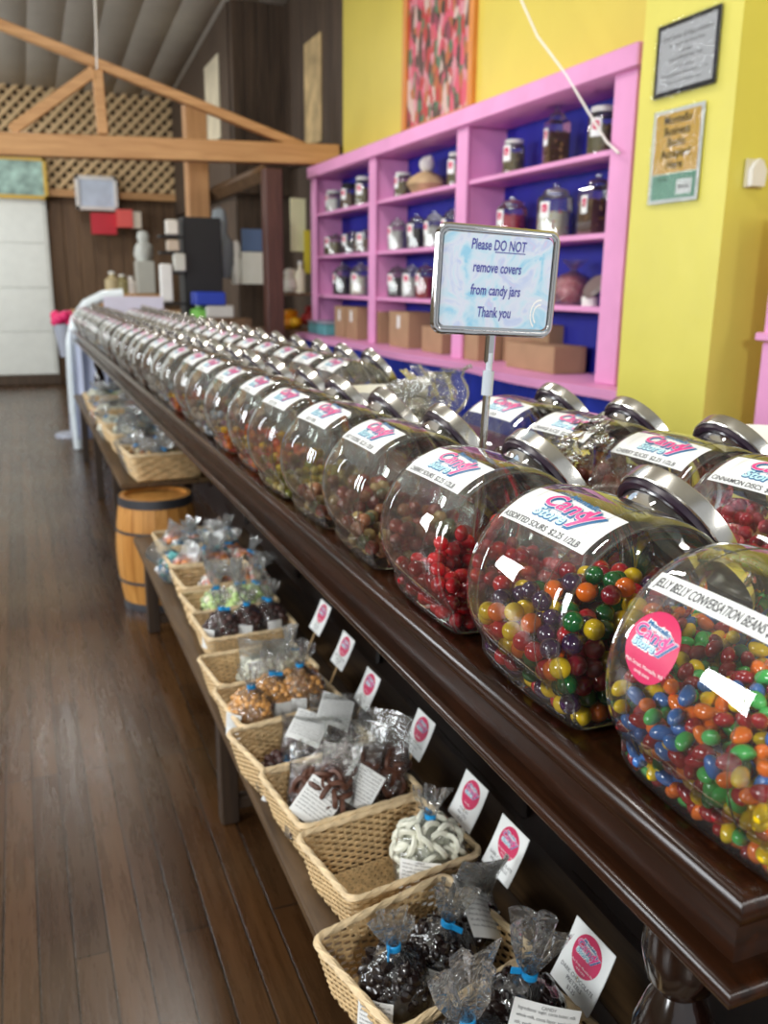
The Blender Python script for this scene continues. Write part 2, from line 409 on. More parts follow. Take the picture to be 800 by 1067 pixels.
# column
mb = MB(); mb.grid(lambda a, b: (2.42, 3.25 - .55 * a, 4.33 * b), 8, 40); mb.grid(lambda a, b: (2.42 + .44 * a, 2.70, 4.33 * b), 6, 40); mb.grid(lambda a, b: (2.86 - .44 * a, 3.25, 4.33 * b), 2, 10)
mb.v = [(x + (.004 * noise.noise(Vector((y * 3, z * 2.2, 1))) if True else 0), y + .004 * noise.noise(Vector((x * 3, z * 2, 7))), z) for x, y, z in mb.v]
struct(mb.build('column', YELC), 'glossy yellow plastered column with two notices on it')

# ================================================================== ROOF TRUSS
tr = empty('roof_truss', (1.2, 8.2, 2.45), label='open pine truss of tie beam, rafter and braces crossing the shop', cat='truss')
def bar3(mb, a, b, w, d):
    a = Vector(a); b = Vector(b); t = (b - a); L = t.length; t.normalize()
    y = Vector((0, 1, 0)); u = t.cross(y).normalized()
    M = Matrix(((t.x, y.x, u.x, (a.x + b.x) / 2), (t.y, y.y, u.y, (a.y + b.y) / 2), (t.z, y.z, u.z, (a.z + b.z) / 2), (0, 0, 0, 1)))
    mb.box((0, 0, 0), (L, d, w), T=M, bev=.006)
def P8(px, py): p = aty(px, py, 8.2); return (p[0] - 1.2, 0, p[2] - 2.45)
mb = MB(); bar3(mb, P8(-160, 145), P8(352, 162), .175, .12); mb.build('tie_beam', PINE, tr)
mb = MB(); bar3(mb, P8(-150, -35), P8(325, 157), .075, .09); mb.build('rafter', PINE, tr)
mb = MB(); bar3(mb, P8(101, 73), P8(107, 140), .085, .07); mb.build('king_post', PINE, tr)
mb = MB(); bar3(mb, P8(98, 74), P8(12, 136), .085, .06); mb.build('brace', PINE, tr)
# lattice panels
lt = empty('lattice_screen', (.9, 13.7, 3.2), label='diamond lattice screen of thin pine strips high on the back wall', cat='lattice')
mb = MB(); x0, x1, z0, z1 = -2.6, 2.3, 2.62, 4.05
LATT = mat('lattice_strip', (216, 186, 140), .6, var=.1)
def clipseg(cx, s):
    pts = []
    for x in (x0, x1):
        z = z0 + s * (x - cx)
        if z0 <= z <= z1: pts.append((x, z))
    for z in (z0, z1):
        x = cx + (z - z0) / s
        if x0 < x < x1: pts.append((x, z))
    return sorted(set(pts))[:2] if len(set(pts)) >= 2 else None
for s in (1, -1):
    mb = MB()
    for k in range(-14, 60):
        c = x0 - 1.6 + k * .155
        q = clipseg(c, s)
        if q and math.dist(q[0], q[1]) > .1: bar3(mb, (q[0][0] - .9, -.02 * s, q[0][1] - 3.2), (q[1][0] - .9, -.02 * s, q[1][1] - 3.2), .056, .012)
    mb.build('lattice_strips', LATT, lt)
mb = MB()
for z in (z0, z1): mb.box(((x0 + x1) / 2 - .9, -.04, z - 3.2), (x1 - x0, .05, .1), bev=.005)
for x in (x0, x1, -.1): mb.box((x - .9, -.04, (z0 + z1) / 2 - 3.2), (.07, .05, z1 - z0), bev=.005)
mb.build('frame', PINE, lt)
p = atz(0, 0, 0)
po = MB(); po.box((1.69, 9.0, 1.53), (.2, .2, 3.06), bev=.01); tag(po.build('timber_post', PINEZ), 'square pine post rising behind the black display stand', 'post')
# darker timber post and header framing the recess beside the shelves
q = aty(284, 250, 7.9)
po = MB(); po.box((q[0], 7.9, 1.2), (.15, .15, 2.40), bev=.008)
tag(po.build('timber_post', wood('red_brown_post', (70, 42, 36), (98, 62, 52), rough=.5, axis='Z')), 'dark red-brown timber post left of the pink shelves', 'post')
a = aty(215, 205, 9.2); b = aty(275, 180, 8.0)
mb = MB(); mb.tube([(a[0], 9.2, a[2]), (b[0], 8.0, b[2])], .07, seg=4); tag(mb.build('timber_rail', BROWNP), 'brown sloping timber rail joining the pine post and the dark post', 'rail')
# hanging cords
def cord(pts, r, label, m):
    mb = MB(); mb.tube(pts, r, seg=6); return tag(mb.build('cord', m), label, 'cord')
WC = mat('white_cord', (225, 222, 215), .4)
c = [(543, 0), (560, 38), (590, 78), (612, 115), (632, 148), (645, 160)]
cord([(2.5, *aty(u, v, 1)[1:]) if False else atx(u, v, 2.53) for u, v in [(538, -30)] + c], .006, 'thin white cable drooping in front of the pink shelves', WC)
cord([aty(98, -30, 8.0), aty(100, 30, 8.0), aty(101, 72, 8.05)], .008, 'pale pull cord hanging down to the truss', WC)

# ================================================================== COUNTER
ct = empty('candy_counter', (.8, 4.2, 0), label='long dark varnished wooden counter carrying the rows of candy jars', cat='counter')
X0, Y0, Y1, X1 = .42, .385, 8.05, 1.22
def sweep(prof, name, m, y1=Y1):
    """profile (inset, z) carried along the front and round the near corner, mitred"""
    mb = MB(); n = len(prof); vs = []
    ys = [y1] + [y1 - (y1 - Y0) * k / 24 for k in range(1, 24)]
    for y in ys: vs += [(X0 + d - .8, y - 4.2, z) for d, z in prof]
    vs += [(X0 + d - .8, Y0 + d - 4.2, z) for d, z in prof]
    vs += [(X1 - .8, Y0 + d - 4.2, z) for d, z in prof]
    k = len(ys) + 2; fs = []
    for i in range(k - 1):
        for j in range(n): fs.append((i * n + j, i * n + (j + 1) % n, (i + 1) * n + (j + 1) % n, (i + 1) * n + j))
    fs.append(tuple(range(n))); fs.append(tuple(reversed([(k - 1) * n + j for j in range(n)])))
    mb.add(vs, fs, None, 0, False); return mb.build(name, m, ct)
def arc(cx, cz, r, a0, a1, n=8, sx=1.): return [(cx + sx * r * math.cos(a0 + (a1 - a0) * k / n), cz + r * math.sin(a0 + (a1 - a0) * k / n)) for k in range(n + 1)]
nose = [(.06, 1.0502), (.024, 1.0502)] + arc(.015, 1.0352, .0150, PI / 2, PI * 1.5, 10, 1.) + [(.018, 1.0202), (.06, 1.0202)]
mb = MB(); mb.box(((X0 + .018 + X1) / 2 - .8, (Y0 + .018 + Y1) / 2 - 4.2, 1.0345), (X1 - X0 - .018, Y1 - Y0 - .018, .031)); mb.build('top_board', COUNTER, ct)
o = sweep(nose, 'nosing', COUNTER)
sweep([(.10, 1.0215), (.0135, 1.0215), (.0130, 1.0195), (.0130, 1.0150), (.0150, 1.0125), (.0205, 1.0115), (.0205, .985), (.10, .985)], 'cove_moulding', COUNTER)
sweep([(.10, 1.004), (.0215, 1.004), (.0215, .972), (.10, .972)], 'fascia_board', COUNTER)
sweep([(.10, .974), (.016, .976)] + arc(.008, .966, .009, PI * .55, PI * 1.5, 8) + [(.10, .957)], 'lower_bead', COUNTER)
sweep([(.16, .972), (.075, .972), (.075, .94), (.10, .925), (.16, .92)], 'bed_moulding', COUNTERD)
mb = MB()
mb.box((1.14 - .8, (Y0 + Y1) / 2 + .05 - 4.2, .49), (.1, Y1 - Y0 - .2, .98))
for k in range(8):
    yy = Y0 + .25 + k * 1.0
    mb.box((1.08 - .8, yy + .45 - 4.2, .5), (.02, .8, .7), bev=.008)
mb.build('back_panel', COUNTERD, ct)
mb = MB(); mb.box((.87 - .8, Y0 + .12 - 4.2, .475), (.44, .06, .95), bev=.006); mb.box((.88 - .8, Y0 + .085 - 4.2, .55), (.34, .02, .6), bev=.006); mb.build('end_panel', wood('red_mahogany', (40, 14, 10), (70, 28, 18), rough=.35, coat=.5, axis='Z'), ct)
# turned posts under the near corner
tp = [(.0, .94), (.034, .94), (.034, .90), (.022, .885), (.03, .87), (.022, .86), (.026, .84), (.040, .80), (.043, .77), (.036, .735), (.024, .72), (.032, .705), (.044, .67), (.047, .63), (.04, .56), (.026, .50), (.03, .48), (.022, .46), (.034, .44), (.034, .0), (0, 0)]
LEGM = wood('glossy_turned_walnut', (14, 8, 6), (34, 18, 12), rough=.15, coat=1., axis='Z')
for (x, y) in ((.60, .62), (.60, 7.9)):
    mb = MB(); mb.lathe(list(reversed(tp)), 24); mb.build('turned_post', LEGM, ct, loc=(x - .8, y - 4.2, 0))

# ================================================================== JARS
JR, JB, JZ = .105, .095, 1.1455   # body radius, drop to base, axle height
_hp = [(JR * math.cos(a), JR * math.sin(a)) for a in np.linspace(math.radians(-38), math.radians(218), 90)]
_hp += [(-.082, -.080), (-.074, -.0925), (-.068, -JB), (.068, -JB), (.074, -.0925), (.082, -.080)]
_ha = [math.atan2(z, x) for x, z in _hp]; _o = sorted(range(len(_hp)), key=lambda i: _ha[i]); _hp = [_hp[i] for i in _o]; _ha = [_ha[i] for i in _o]
def rho(t):
    t = math.atan2(math.sin(t), math.cos(t)); n = len(_hp)
    for i in range(n):
        a0, a1 = _ha[i], _ha[(i + 1) % n]
        if i == n - 1: a1 += 2 * PI
        tt = t if t >= a0 or i != n - 1 else t + 2 * PI
        if a0 <= tt <= a1 + 1e-9:
            (x0_, z0_), (x1_, z1_) = _hp[i], _hp[(i + 1) % n]; dx, dz = math.cos(t), math.sin(t)
            ex, ez = x1_ - x0_, z1_ - z0_; den = dx * ez - dz * ex
            return (x0_ * ez - z0_ * ex) / den if abs(den) > 1e-12 else math.hypot(x0_, z0_)
    return JR
KP = [(-.0845, 0), (-.0845, .40), (-.0845, .80), (-.0862, .86), (-.0875, .90), (-.0875, .935), (-.084, .965), (-.072, .985), (-.04, 1.0), (0, 1.006)]
KP = KP + [(-y, k) for y, k in reversed(KP[:-1])]
def katy(y):
    y = abs(y); P = sorted([(abs(a), k) for a, k in KP if a <= 0 and k > .93])
    for (a, k), (b, l) in zip(P, P[1:]):
        if a <= y <= b: return k + (l - k) * (y - a) / (b - a)
    return P[-1][1]
AX = math.radians(36); AXV = (math.cos(AX), math.sin(AX))
def jar_body():
    seg = 112; vs = []; fs = []; idx = []
    RT = [rho(2 * PI * k / seg) for k in range(seg)]
    for y, k in KP:
        if k == 0: idx.append([len(vs)]); vs.append((0, y, 0)); continue
        idx.append(list(range(len(vs), len(vs) + seg)))
        for q in range(seg):
            a = 2 * PI * q / seg; r = RT[q] * k if k > .5 else JR * k
            vs.append((r * math.cos(a), y, r * math.sin(a)))
    for i in range(len(KP) - 1):
        A, B = idx[i], idx[i + 1]
        for k in range(seg):
            k2 = (k + 1) % seg
            f = (A[0], B[k], B[k2]) if len(A) == 1 else ((A[k], B[0], A[k2]) if len(B) == 1 else (A[k], B[k], B[k2], A[k2]))
            cxx = sum(vs[j][0] for j in f) / len(f); cyy = sum(vs[j][1] for j in f) / len(f); czz = sum(vs[j][2] for j in f) / len(f)
            al = cxx * AXV[0] + czz * AXV[1]; pe = math.hypot(cyy, -cxx * AXV[1] + czz * AXV[0])
            if al > 0 and pe < .057 and math.hypot(cxx, czz) > .09: continue
            fs.append(f)
    mb = MB(); mb.add(vs, fs)
    # thick foot ring
    return mb
NT = Matrix(((-AXV[1], 0, AXV[0], 0), (0, 1, 0, 0), (AXV[0], 0, AXV[1], 0), (0, 0, 0, 1)))  # local z -> mouth axis
M_body = None
def jar_meshes():
    global M_body, M_lid, M_gask
    mb = jar_body(); mb.lathe([(.0615, .080), (.059, .090), (.0585, .098), (.060, .102), (.060, .120)], 48, T=NT)
    for yy_ in (-.0868, .0868): mb.tube([(rho(a) * .94 * math.cos(a), yy_, rho(a) * .94 * math.sin(a)) for a in np.linspace(0, 2 * PI, 97)[:-1]], .0016, seg=6, closed=True)
    for yy_ in (-.055, .055): mb.tube([(rho(a) * katy(yy_) * math.cos(a), yy_, rho(a) * katy(yy_) * math.sin(a)) for a in np.linspace(math.radians(75), math.radians(215), 60)], .0007, seg=5)
    M_body = mb.mesh('glass_body', GLASS)
    mb = MB(); mb.lathe([(0, .1265), (.058, .1265), (.060, .1280), (.0695, .1280), (.0718, .1265), (.0722, .1245), (.0722, .1095), (.0708, .108), (.066, .109), (.066, .123), (0, .124)], 72, T=NT)
    M_lid = mb.mesh('lid', CHROME)
    mb = MB(); mb.lathe([(.0655, .101), (.0685, .102), (.0685, .1085), (.061, .1085), (.061, .101), (.0655, .101)], 48, T=NT)
    M_gask = mb.mesh('gasket', mat('dark_gasket', (38, 24, 40), .35))
jar_meshes()
def jarmap(u, v, h, th0=math.radians(118)):
    th = th0 - v / JR; y = -u; r = rho(th) * katy(y) + h + .0004
    return (r * math.cos(th), y, r * math.sin(th))
def label_mesh(line, fine=True):
    mb = MB(); sheet(mb, jarmap, -.074, -.028, .074, .027, 0, 0, 16, 12)
    logo(mb, jarmap, .008, .0050, .0168, .0004, .00022, fine=fine)
    put_text(mb, line, -.004, -.0250, .0098, .0004, 1, jarmap, off=.00012, maxw=.132)
    return mb.mesh('price_label', LM)
LBL = {}
def get_label(line, fine=True):
    if line not in LBL: LBL[line] = label_mesh(line, fine)
    return LBL[line]
def make_jar(x, y, line, label, group=None, rz=0., lid=True, fine=True):
    t = empty('candy_jar', (x, y, JZ), (0, 0, rz), label, 'candy jar', group)
    obj('glass_body', M_body, t)
    if line: obj('price_label', get_label(line, fine), t)
    if lid:
        l = obj('lid', M_lid, t); obj('gasket', M_gask, l)
    return t

# ---- candy packing
def pack(n, r, level, seed, core=True, iters=110, tilt=0.):
    """settle n balls of radius r in the drum; level = height of the heap's surface above the axle"""
    rs = np.random.default_rng(seed)
    P = np.empty((0, 3))
    while len(P) < n:
        q = rs.uniform((-.1, -.08, -.095), (.1, .08, level), (n * 3, 3))
        ok = (np.hypot(q[:, 0], q[:, 2]) < .1) & (q[:, 2] < level + tilt * q[:, 0])
        if core: ok &= ~((np.hypot(q[:, 0], q[:, 2] + .01) < .055) & (np.abs(q[:, 1]) < .045) & (q[:, 2] < level - .035))
        P = np.vstack([P, q[ok]])
    P = P[:n]
    ang = np.linspace(-PI, PI, 361); RT = np.array([rho(a) for a in ang])
    for it in range(iters):
        P[:, 2] -= .0006 if it < iters - 12 else 0
        D = P[:, None, :] - P[None, :, :]; d2 = (D ** 2).sum(-1); np.fill_diagonal(d2, 1)
        i, j = np.where(d2 < (2 * r) ** 2)
        if len(i):
            d = np.sqrt(d2[i, j]) + 1e-9; pu = (D[i, j] / d[:, None]) * ((2 * r - d) * .28)[:, None]
            np.add.at(P, i, pu)
        if core:
            rad = np.sqrt((P[:, 0] / .058) ** 2 + (P[:, 1] / .048) ** 2 + ((P[:, 2] + .035) / .058) ** 2)
            m = (rad < 1); P[m] = (P[m] - [0, 0, -.035]) / np.maximum(rad[m], .3)[:, None] + [0, 0, -.035]
        P[:, 1] = np.clip(P[:, 1], -.0825 + r, .0825 - r)
        th = np.arctan2(P[:, 2], P[:, 0]); rr = np.hypot(P[:, 0], P[:, 2]); lim = np.interp(th, ang, RT) * .965 - r
        m = rr > lim; P[m, 0] *= (lim / rr)[m]; P[m, 2] *= (lim / rr)[m]
        P[:, 2] = np.maximum(P[:, 2], -JB + .002 + r)
    return P
def ico(r, seg=16, rings=10, sx=1., sy=1., sz=1., bend=0., dent=0.):
    mb = MB(); prof = [(r * math.sin(PI * k / rings) if 0 < k < rings else 0, -r * math.cos(PI * k / rings)) for k in range(rings + 1)]
    mb.lathe(prof, seg)
    mb.v = [(x * sx + bend * ((z / r) ** 2), y * sy, z * sz) for x, y, z in mb.v]
    if dent: mb.v = [tuple(Vector(p) * (1 + dent * noise.noise(Vector(p) * (.9 / r)))) for p in mb.v]
    return mb
CND = {}
def candy_mat(n, rgb, sss=.0, rough=.12):
    return mat('candy_' + n, rgb, rough, coat=.6, sss=sss, spec=.6)
def rand_rot(rn): return (rn.uniform(0, 6.28), rn.uniform(0, 6.28), rn.uniform(0, 6.28))
FWV = Vector((fw[0], fw[1], fw[2]))
def fill_individual(jx, jy, P, meshes, weights, names, labels, group, cat, cap=300, seed=1, stuffname=None, stufflabel=None, r=.01):
    """the candies one can see become things; the rest lie below them"""
    rn = random.Random(seed); C = Vector((0, 0, CAMZ))
    pts = [Vector((p[0] + jx, p[1] + jy, p[2] + JZ)) for p in P]
    # depth from the wall seen by the camera
    def hid(p):
        v = (C - p).normalized(); c = 0
        for q in pts:
            d = q - p; a = d.dot(v)
            if a > .3 * r:
                s = (d - v * a).length
                if s < r * 1.0: c += 1
                elif s < r * 1.6: c += .25
        return c
    sc = sorted(range(len(pts)), key=lambda i: hid(pts[i]))
    keep = sc[:cap]; rest = sc[cap:]
    kinds = rn.choices(range(len(meshes)), weights, k=len(pts))
    for i in keep:
        k = kinds[i]; o = obj(names, meshes[k], None, pts[i], rand_rot(rn)); tag(o, labels[k], cat, group)
    if stuffname and rest:
        mb = MB(); low = []
        for i in rest:
            k = kinds[i]; me = meshes[k]
            T = TR(pts[i] - Vector((jx, jy, JZ)), rand_rot(rn))
            mb.add([tuple(v.co) for v in me.vertices], [tuple(f.vertices) for f in me.polygons], T, k)
        o = mb.build(stuffname, [m.materials[0] for m in meshes], None, (jx, jy, JZ)); tag(o, stufflabel, cat, None, 'stuff')

SC5 = dict(red=(190, 18, 34), darkred=(142, 10, 36), yellow=(236, 196, 20), orange=(238, 110, 20), green=(12, 100, 44), purple=(52, 18, 62))
ROW1 = [.462, .702, .948, 1.205, 1.435, 1.665, 1.905, 2.15, 2.40] + [2.64 + .243 * k for k in range(22)]
JX = .515
# jar 0: jelly beans
j0 = make_jar(JX + .004, ROW1[0], None, 'nearest candy jar, filled with jelly beans, with a round pink sticker')
mb = MB()
def m0(u, v, h): return jarmap(u, v, h, math.radians(139))
sheet(mb, m0, -.080, .008, .080, .026, 0, 0, 14, 4)
put_text(mb, 'JELLY BELLY CONVERSATION BEANS $5.00 1/2LB', 0, .0125, .0125, .0004, 1, m0, off=.00012, maxw=.15)
mb.build('price_label', LM, j0)
mb = MB()
def m0b(u, v, h): return jarmap(u, v, h, math.radians(160))
badge(mb, m0b, -.040, .006, .0285, .0002)
mb.build('round_sticker', LM, j0)
BC = [('yellow', (246, 206, 16), 3), ('orange', (242, 116, 22), 3.2), ('green', (74, 190, 92), 3.4), ('blue', (58, 116, 190), 2.0), ('red', (158, 16, 30), 4)]
bm = [ico(.0060, 12, 10, 1.05, 1.0, 1.52, bend=.0013).mesh('jelly_bean', candy_mat('bean_' + n, c, rough=.15)) for n, c, w in BC]
P = pack(1120, .0067, .048, 3, iters=90)
fill_individual(JX + .004, ROW1[0], P, bm, [w for _, _, w in BC], 'jelly_bean', ['%s jelly bean in the nearest candy jar' % n for n, _, _ in BC], 'jelly beans in the nearest jar', 'jelly bean', 300, 11,
                'jelly_bean_fill', 'mixed jelly beans lying deeper in the nearest candy jar', .0062)
# jar 1: fruit sours
make_jar(JX, ROW1[1], 'ASSORTED SOURS  $2.25 1/2LB', 'large clear candy jar of mixed coloured sour balls, second in the front row')
SK = [('red', 3.0), ('darkred', 2.2), ('yellow', 3), ('orange', 1.7), ('green', 3.3), ('purple', 3.2)]
sm_ = [ico(.0102, 18, 12, 1, 1, .97).mesh('sour_ball', candy_mat('sour_' + n, SC5[n])) for n, w in SK]
P = pack(400, .0102, .07, 6, iters=130)
fill_individual(JX, ROW1[1], P, sm_, [w for _, w in SK], 'sour_ball', ['round %s sour candy in the assorted sours jar' % {'darkred': 'dark red'}.get(n, n) for n, _ in SK], 'sour balls in the assorted sours jar', 'candy', 300, 17, r=.0102)
# jar 2: cherry sours
make_jar(JX, ROW1[2], 'CHERRY SOURS  $2.25 1/2LB', 'candy jar half full of red cherry sours, third in the front row')
cm = [ico(.0105, 14, 10, 1, .92, .85, dent=.18).mesh('cherry_sour', candy_mat('cherry', (205, 8, 30), rough=.08)), ico(.0105, 14, 10, 1.1, .8, .9, dent=.25).mesh('cherry_sour', candy_mat('cherry_dark', (160, 6, 26), rough=.08))]
P = pack(230, .0102, .015, 8, iters=120)
fill_individual(JX, ROW1[2], P, cm, [3, 2], 'cherry_sour', ['glossy red cherry sour in the third jar', 'darker red cherry sour in the third jar'], 'cherry sours in the third jar', 'candy', 150, 13, r=.0102)

# fills for the farther jars: one mass per jar
def fill_mesh(name, cols, r, level, n, seed, mode='ball'):
    P = pack(n, r, level, seed, core=True, iters=40); rn = random.Random(seed); mb = MB()
    for p in P:
        k = rn.randrange(len(cols))
        b = ico(r * 1.05, 8, 6, 1, 1, 1.0 if mode == 'ball' else 1.5)
        mb.add(b.v, b.f, TR(p, rand_rot(rn)), k)
    return mb.mesh(name, [candy_mat('fill_%d_%d_%d' % c, c, rough=.2) for c in cols])
FK = [('clear wrapped candy', fill_mesh('candy_fill', [(166, 110, 76), (160, 80, 66), (110, 124, 90), (176, 150, 96)], .011, -.030, 90, 21)),
      ('orange and yellow candy', fill_mesh('candy_fill', [(240, 120, 20), (245, 190, 30), (220, 70, 30)], .010, -.045, 90, 22)),
      ('golden candy', fill_mesh('candy_fill', [(190, 160, 40), (150, 150, 50), (190, 170, 90)], .009, -.045, 90, 23)),
      ('pastel candy', fill_mesh('candy_fill', [(190, 150, 170), (215, 190, 160), (170, 180, 190)], .011, -.03, 90, 24)),
      ('brown candy', fill_mesh('candy_fill', [(96, 60, 36), (130, 84, 50)], .011, 0., 110, 25)),
      ('pink red candy', fill_mesh('candy_fill', [(205, 40, 60), (225, 90, 100)], .010, .02, 130, 26)),
      ('white candy', fill_mesh('candy_fill', [(225, 220, 210), (200, 196, 190)], .011, -.02, 90, 27)),
      ('pink slices', fill_mesh('candy_fill', [(170, 96, 80), (190, 120, 100), (150, 70, 60)], .012, .01, 110, 28))]
def add_fill(k, x, y, where):
    n, me = FK[k]
    tag(obj('candy_fill', me, None, (x, y, JZ), (0, 0, 0)), '%s in the %s' % (n, where), 'candy', None, 'stuff')
ordn = ['first', 'second', 'third', 'fourth', 'fifth', 'sixth', 'seventh', 'eighth', 'ninth', 'tenth', 'eleventh', 'twelfth', 'thirteenth', 'fourteenth', 'fifteenth', 'sixteenth', 'seventeenth', 'eighteenth', 'nineteenth', 'twentieth',
        'twenty-first', 'twenty-second', 'twenty-third', 'twenty-fourth', 'twenty-fifth', 'twenty-sixth', 'twenty-seventh', 'twenty-eighth', 'twenty-ninth', 'thirtieth', 'thirty-first']
f1 = [0, 0, 2, 1, 1, 3, 0, 1, 3, 6, 4, 3, 4, 6, 3, 4, 0, 6, 3, 4, 2, 6, 3, 4, 6, 3, 4, 6]
for i in range(3, len(ROW1)):
    ln = {3: 'FRUIT GUSHERS  $2.25 1/2LB'}.get(i, '$2.25 1/2LB')
    if i > 3: ln = '$2.25 1/2LB'
    if i == 3: ln = 'JUICY OOZERS  $2.25 1/2LB'
    w = '%s jar along the front row' % ordn[i]
    make_jar(JX + .004 * math.sin(i * 2.3), ROW1[i], ln, 'round clear candy jar with white shop label, %s' % w, 'candy jars in the front row', rz=.03 * math.sin(i * 1.7), fine=i < 8)
    add_fill(f1[i - 3], JX + .004 * math.sin(i * 2.3), ROW1[i], w)
# second row
R2X = .845
ROW2 = [(.772, 'CINNAMON DISCS  $2.25 1/2LB', 5, 'cinnamon candy jar with pink-red candy at the right edge, behind the sour balls'),
        (.970, 'CHERRY SLICES  $2.25 1/2LB', 7, 'cherry slices candy jar in the back row, in front of the yellow column'),
        (1.19, 'ORANGE SLICES  $2.25 1/2LB', 7, 'back row candy jar just right of the sign pole'),
        (1.41, '$2.25 1/2LB', 4, 'back row candy jar behind the sign pole')]
for y, ln, k, lb in ROW2:
    make_jar(R2X, y, ln, lb, 'candy jars in the back row', rz=.02); add_fill(k, R2X, y, lb.split(',')[0])
k2 = [6, 3, 0, 5, 3, 4, 6, 1, 3, 4, 0, 3, 6, 4, 3, 5, 6, 3, 4, 0, 6]
for i in range(21):
    y = 2.33 + i * .243
    w = '%s back row jar beyond the clear bag' % ordn[i]
    make_jar(R2X - .01 + .005 * math.sin(i), y, '$2.25 1/2LB', 'round clear candy jar with chrome lid, %s' % w, 'candy jars in the back row', rz=.04 * math.sin(i * 2.1), fine=False)
    add_fill(k2[i], R2X - .01 + .005 * math.sin(i), y, w)

# ---- crumpled clear bags and a paper bowl between the jars
def crumple(w, h, d, seed, folds=5, n=22):
    rn = random.Random(seed); ph = [rn.uniform(0, 6) for _ in range(6)]; mb = MB()
    def fn(a, b):
        x = (a - .5) * w; z = b * h
        y = d * (noise.noise(Vector((a * folds, b * folds * .8, seed))) + .5 * abs(noise.noise(Vector((a * folds * 2, b * folds * 2, seed + 4)))))
        x += .18 * w * noise.noise(Vector((a * 3, b * 3, seed + 9))); z += .22 * h * noise.noise(Vector((a * 3, b * 2.4, seed + 17)))
        return (x, y, z)
    mb.grid(fn, n, n, smooth=False); mb.grid(lambda a, b: tuple(Vector(fn(1 - a, b)) * .9 + Vector((0, .03 + .03 * math.sin(3 * a), 0))), n, n, smooth=False)
    return mb
tag(crumple(.17, .15, .09, 3).build('plastic_bag', FILMH, None, (.76, 1.64, 1.135), (.1, .1, .3)), 'crumpled empty clear plastic bag standing behind the sign pole', 'bag')
tag(crumple(.10, .05, .04, 8).build('plastic_bag', thin('soft_film', base=.03, bump=.5, bscale=30, rough=.08, egain=0), None, (.765, 1.04, 1.225), (-.5, .2, .9)), 'loose clear plastic film lying over the cherry slices jar', 'bag')
q = atx(402, 405, .86)
hb = q[2] - 1.051
mb = MB(); mb.lathe([(0, 0), (.065, .0), (.075, .012), (.105, hb), (.108, hb), (.078, .006), (.065, -.0), (0, .004)], 40, wob=lambda a, z: 1 + .02 * math.cos(24 * a) * (z > .03))
tag(mb.build('bowl', mat('white_paper', (238, 236, 228), .5), None, (.86, q[1], 1.051), (0, 0, 0)), 'deep white fluted paper bowl standing beside the crumpled clear bag', 'bowl')
mb = MB(); mb.lathe([(0, .004), (.06, .004), (.11, .149), (.113, .149), (.063, 0), (0, 0)], 40)
tag(mb.build('bowl', MATS['white_paper'], None, (*atz(800, 452, 1.20)[:2], 1.051), (0, 0, 0)), 'white paper bowl at the right edge beyond the back row of jars', 'bowl')

# ================================================================== SIGN
sg = empty('counter_sign', (.576, 1.078, 1.0515), (0, math.radians(2.6), math.radians(-2)), 'chrome framed pastel sign on a pole asking not to remove covers from jars', 'sign')
mb = MB(); mb.lathe([(0, 0), (.03, 0), (.032, .003), (.03, .006), (.007, .009), (.0052, .02), (.0052, .258), (0, .258)], 20); mb.build('pole', POLISH, sg)
mb = MB(); mb.lathe([(0, .253), (.0078, .253), (.0078, .286), (.0045, .2865), (.0045, .31), (0, .31)], 20); mb.build('clear_coupling', mat('frosted_plastic_collar', (196, 204, 212), .2), sg)
mb = MB(); mb.box((0, .002, .318), (.013, .010, .046), bev=.003); mb.build('socket', POLISH, sg)
RY = 0.
pf = empty('sign_frame_pivot', (0, 0, 0)) if False else None
def rrect(w, h, r, n=6):
    pts = []
    for cx_, cz_, a0 in ((w / 2 - r, h / 2 - r, 0), (-w / 2 + r, h / 2 - r, PI / 2), (-w / 2 + r, -h / 2 + r, PI), (w / 2 - r, -h / 2 + r, 1.5 * PI)):
        for k in range(n + 1): a = a0 + PI / 2 * k / n; pts.append((cx_ + r * math.cos(a), cz_ + r * math.sin(a)))
    return pts
ST = TR((0, 0, .4035), (0, RY, 0))
W_, H_ = .174, .133
mb = MB(); mb.tube([(x, 0, z) for x, z in rrect(W_, H_, .012)], .0042, seg=10, closed=True, T=ST, flat=1.3); mb.tube([(x, -.004, z) for x, z in rrect(W_ - .007, H_ - .007, .010)], .0016, seg=6, closed=True, T=ST); mb.build('frame', POLISH, sg)
mb = MB(); mb.prism(rrect(W_ - .008, H_ - .008, .012), .0015, .004, T=ST, axis='Y'); mb.build('backing_plate', POLISH, sg)
m = mat('pastel_marble_card', (200, 215, 235), .25); nt = m.node_tree; b = nt.nodes['Principled BSDF']
tc = _node(nt, 'ShaderNodeTexCoord'); nz = _node(nt, 'ShaderNodeTexNoise'); nz.inputs['Scale'].default_value = 22; nz.inputs['Distortion'].default_value = 1.6; nz.inputs['Detail'].default_value = 3
nt.links.new(tc.outputs['Object'], nz.inputs['Vector']); rp = _node(nt, 'ShaderNodeValToRGB'); cr = rp.color_ramp; cr.elements[0].position = .3; cr.elements[0].color = (*lin((150, 205, 235)), 1); cr.elements[1].position = .72; cr.elements[1].color = (*lin((222, 196, 226)), 1)
for pz, cc in ((.42, (196, 222, 240)), (.52, (214, 222, 240)), (.62, (190, 205, 238))): e = cr.elements.new(pz); e.color = (*lin(cc), 1)
nt.links.new(nz.outputs['Fac'], rp.inputs['Fac']); nt.links.new(rp.outputs['Color'], b.inputs['Base Color'])
CARDM = m
INKP = mat('violet_ink', (70, 72, 158), .4)
mb = MB()
mb.prism(rrect(W_ - .014, H_ - .014, .008), -.003, .0015, T=ST, mi=0, axis='Y')
def sm(u, v, h): return tuple(ST @ Vector((u, -.0032 - h, v)))
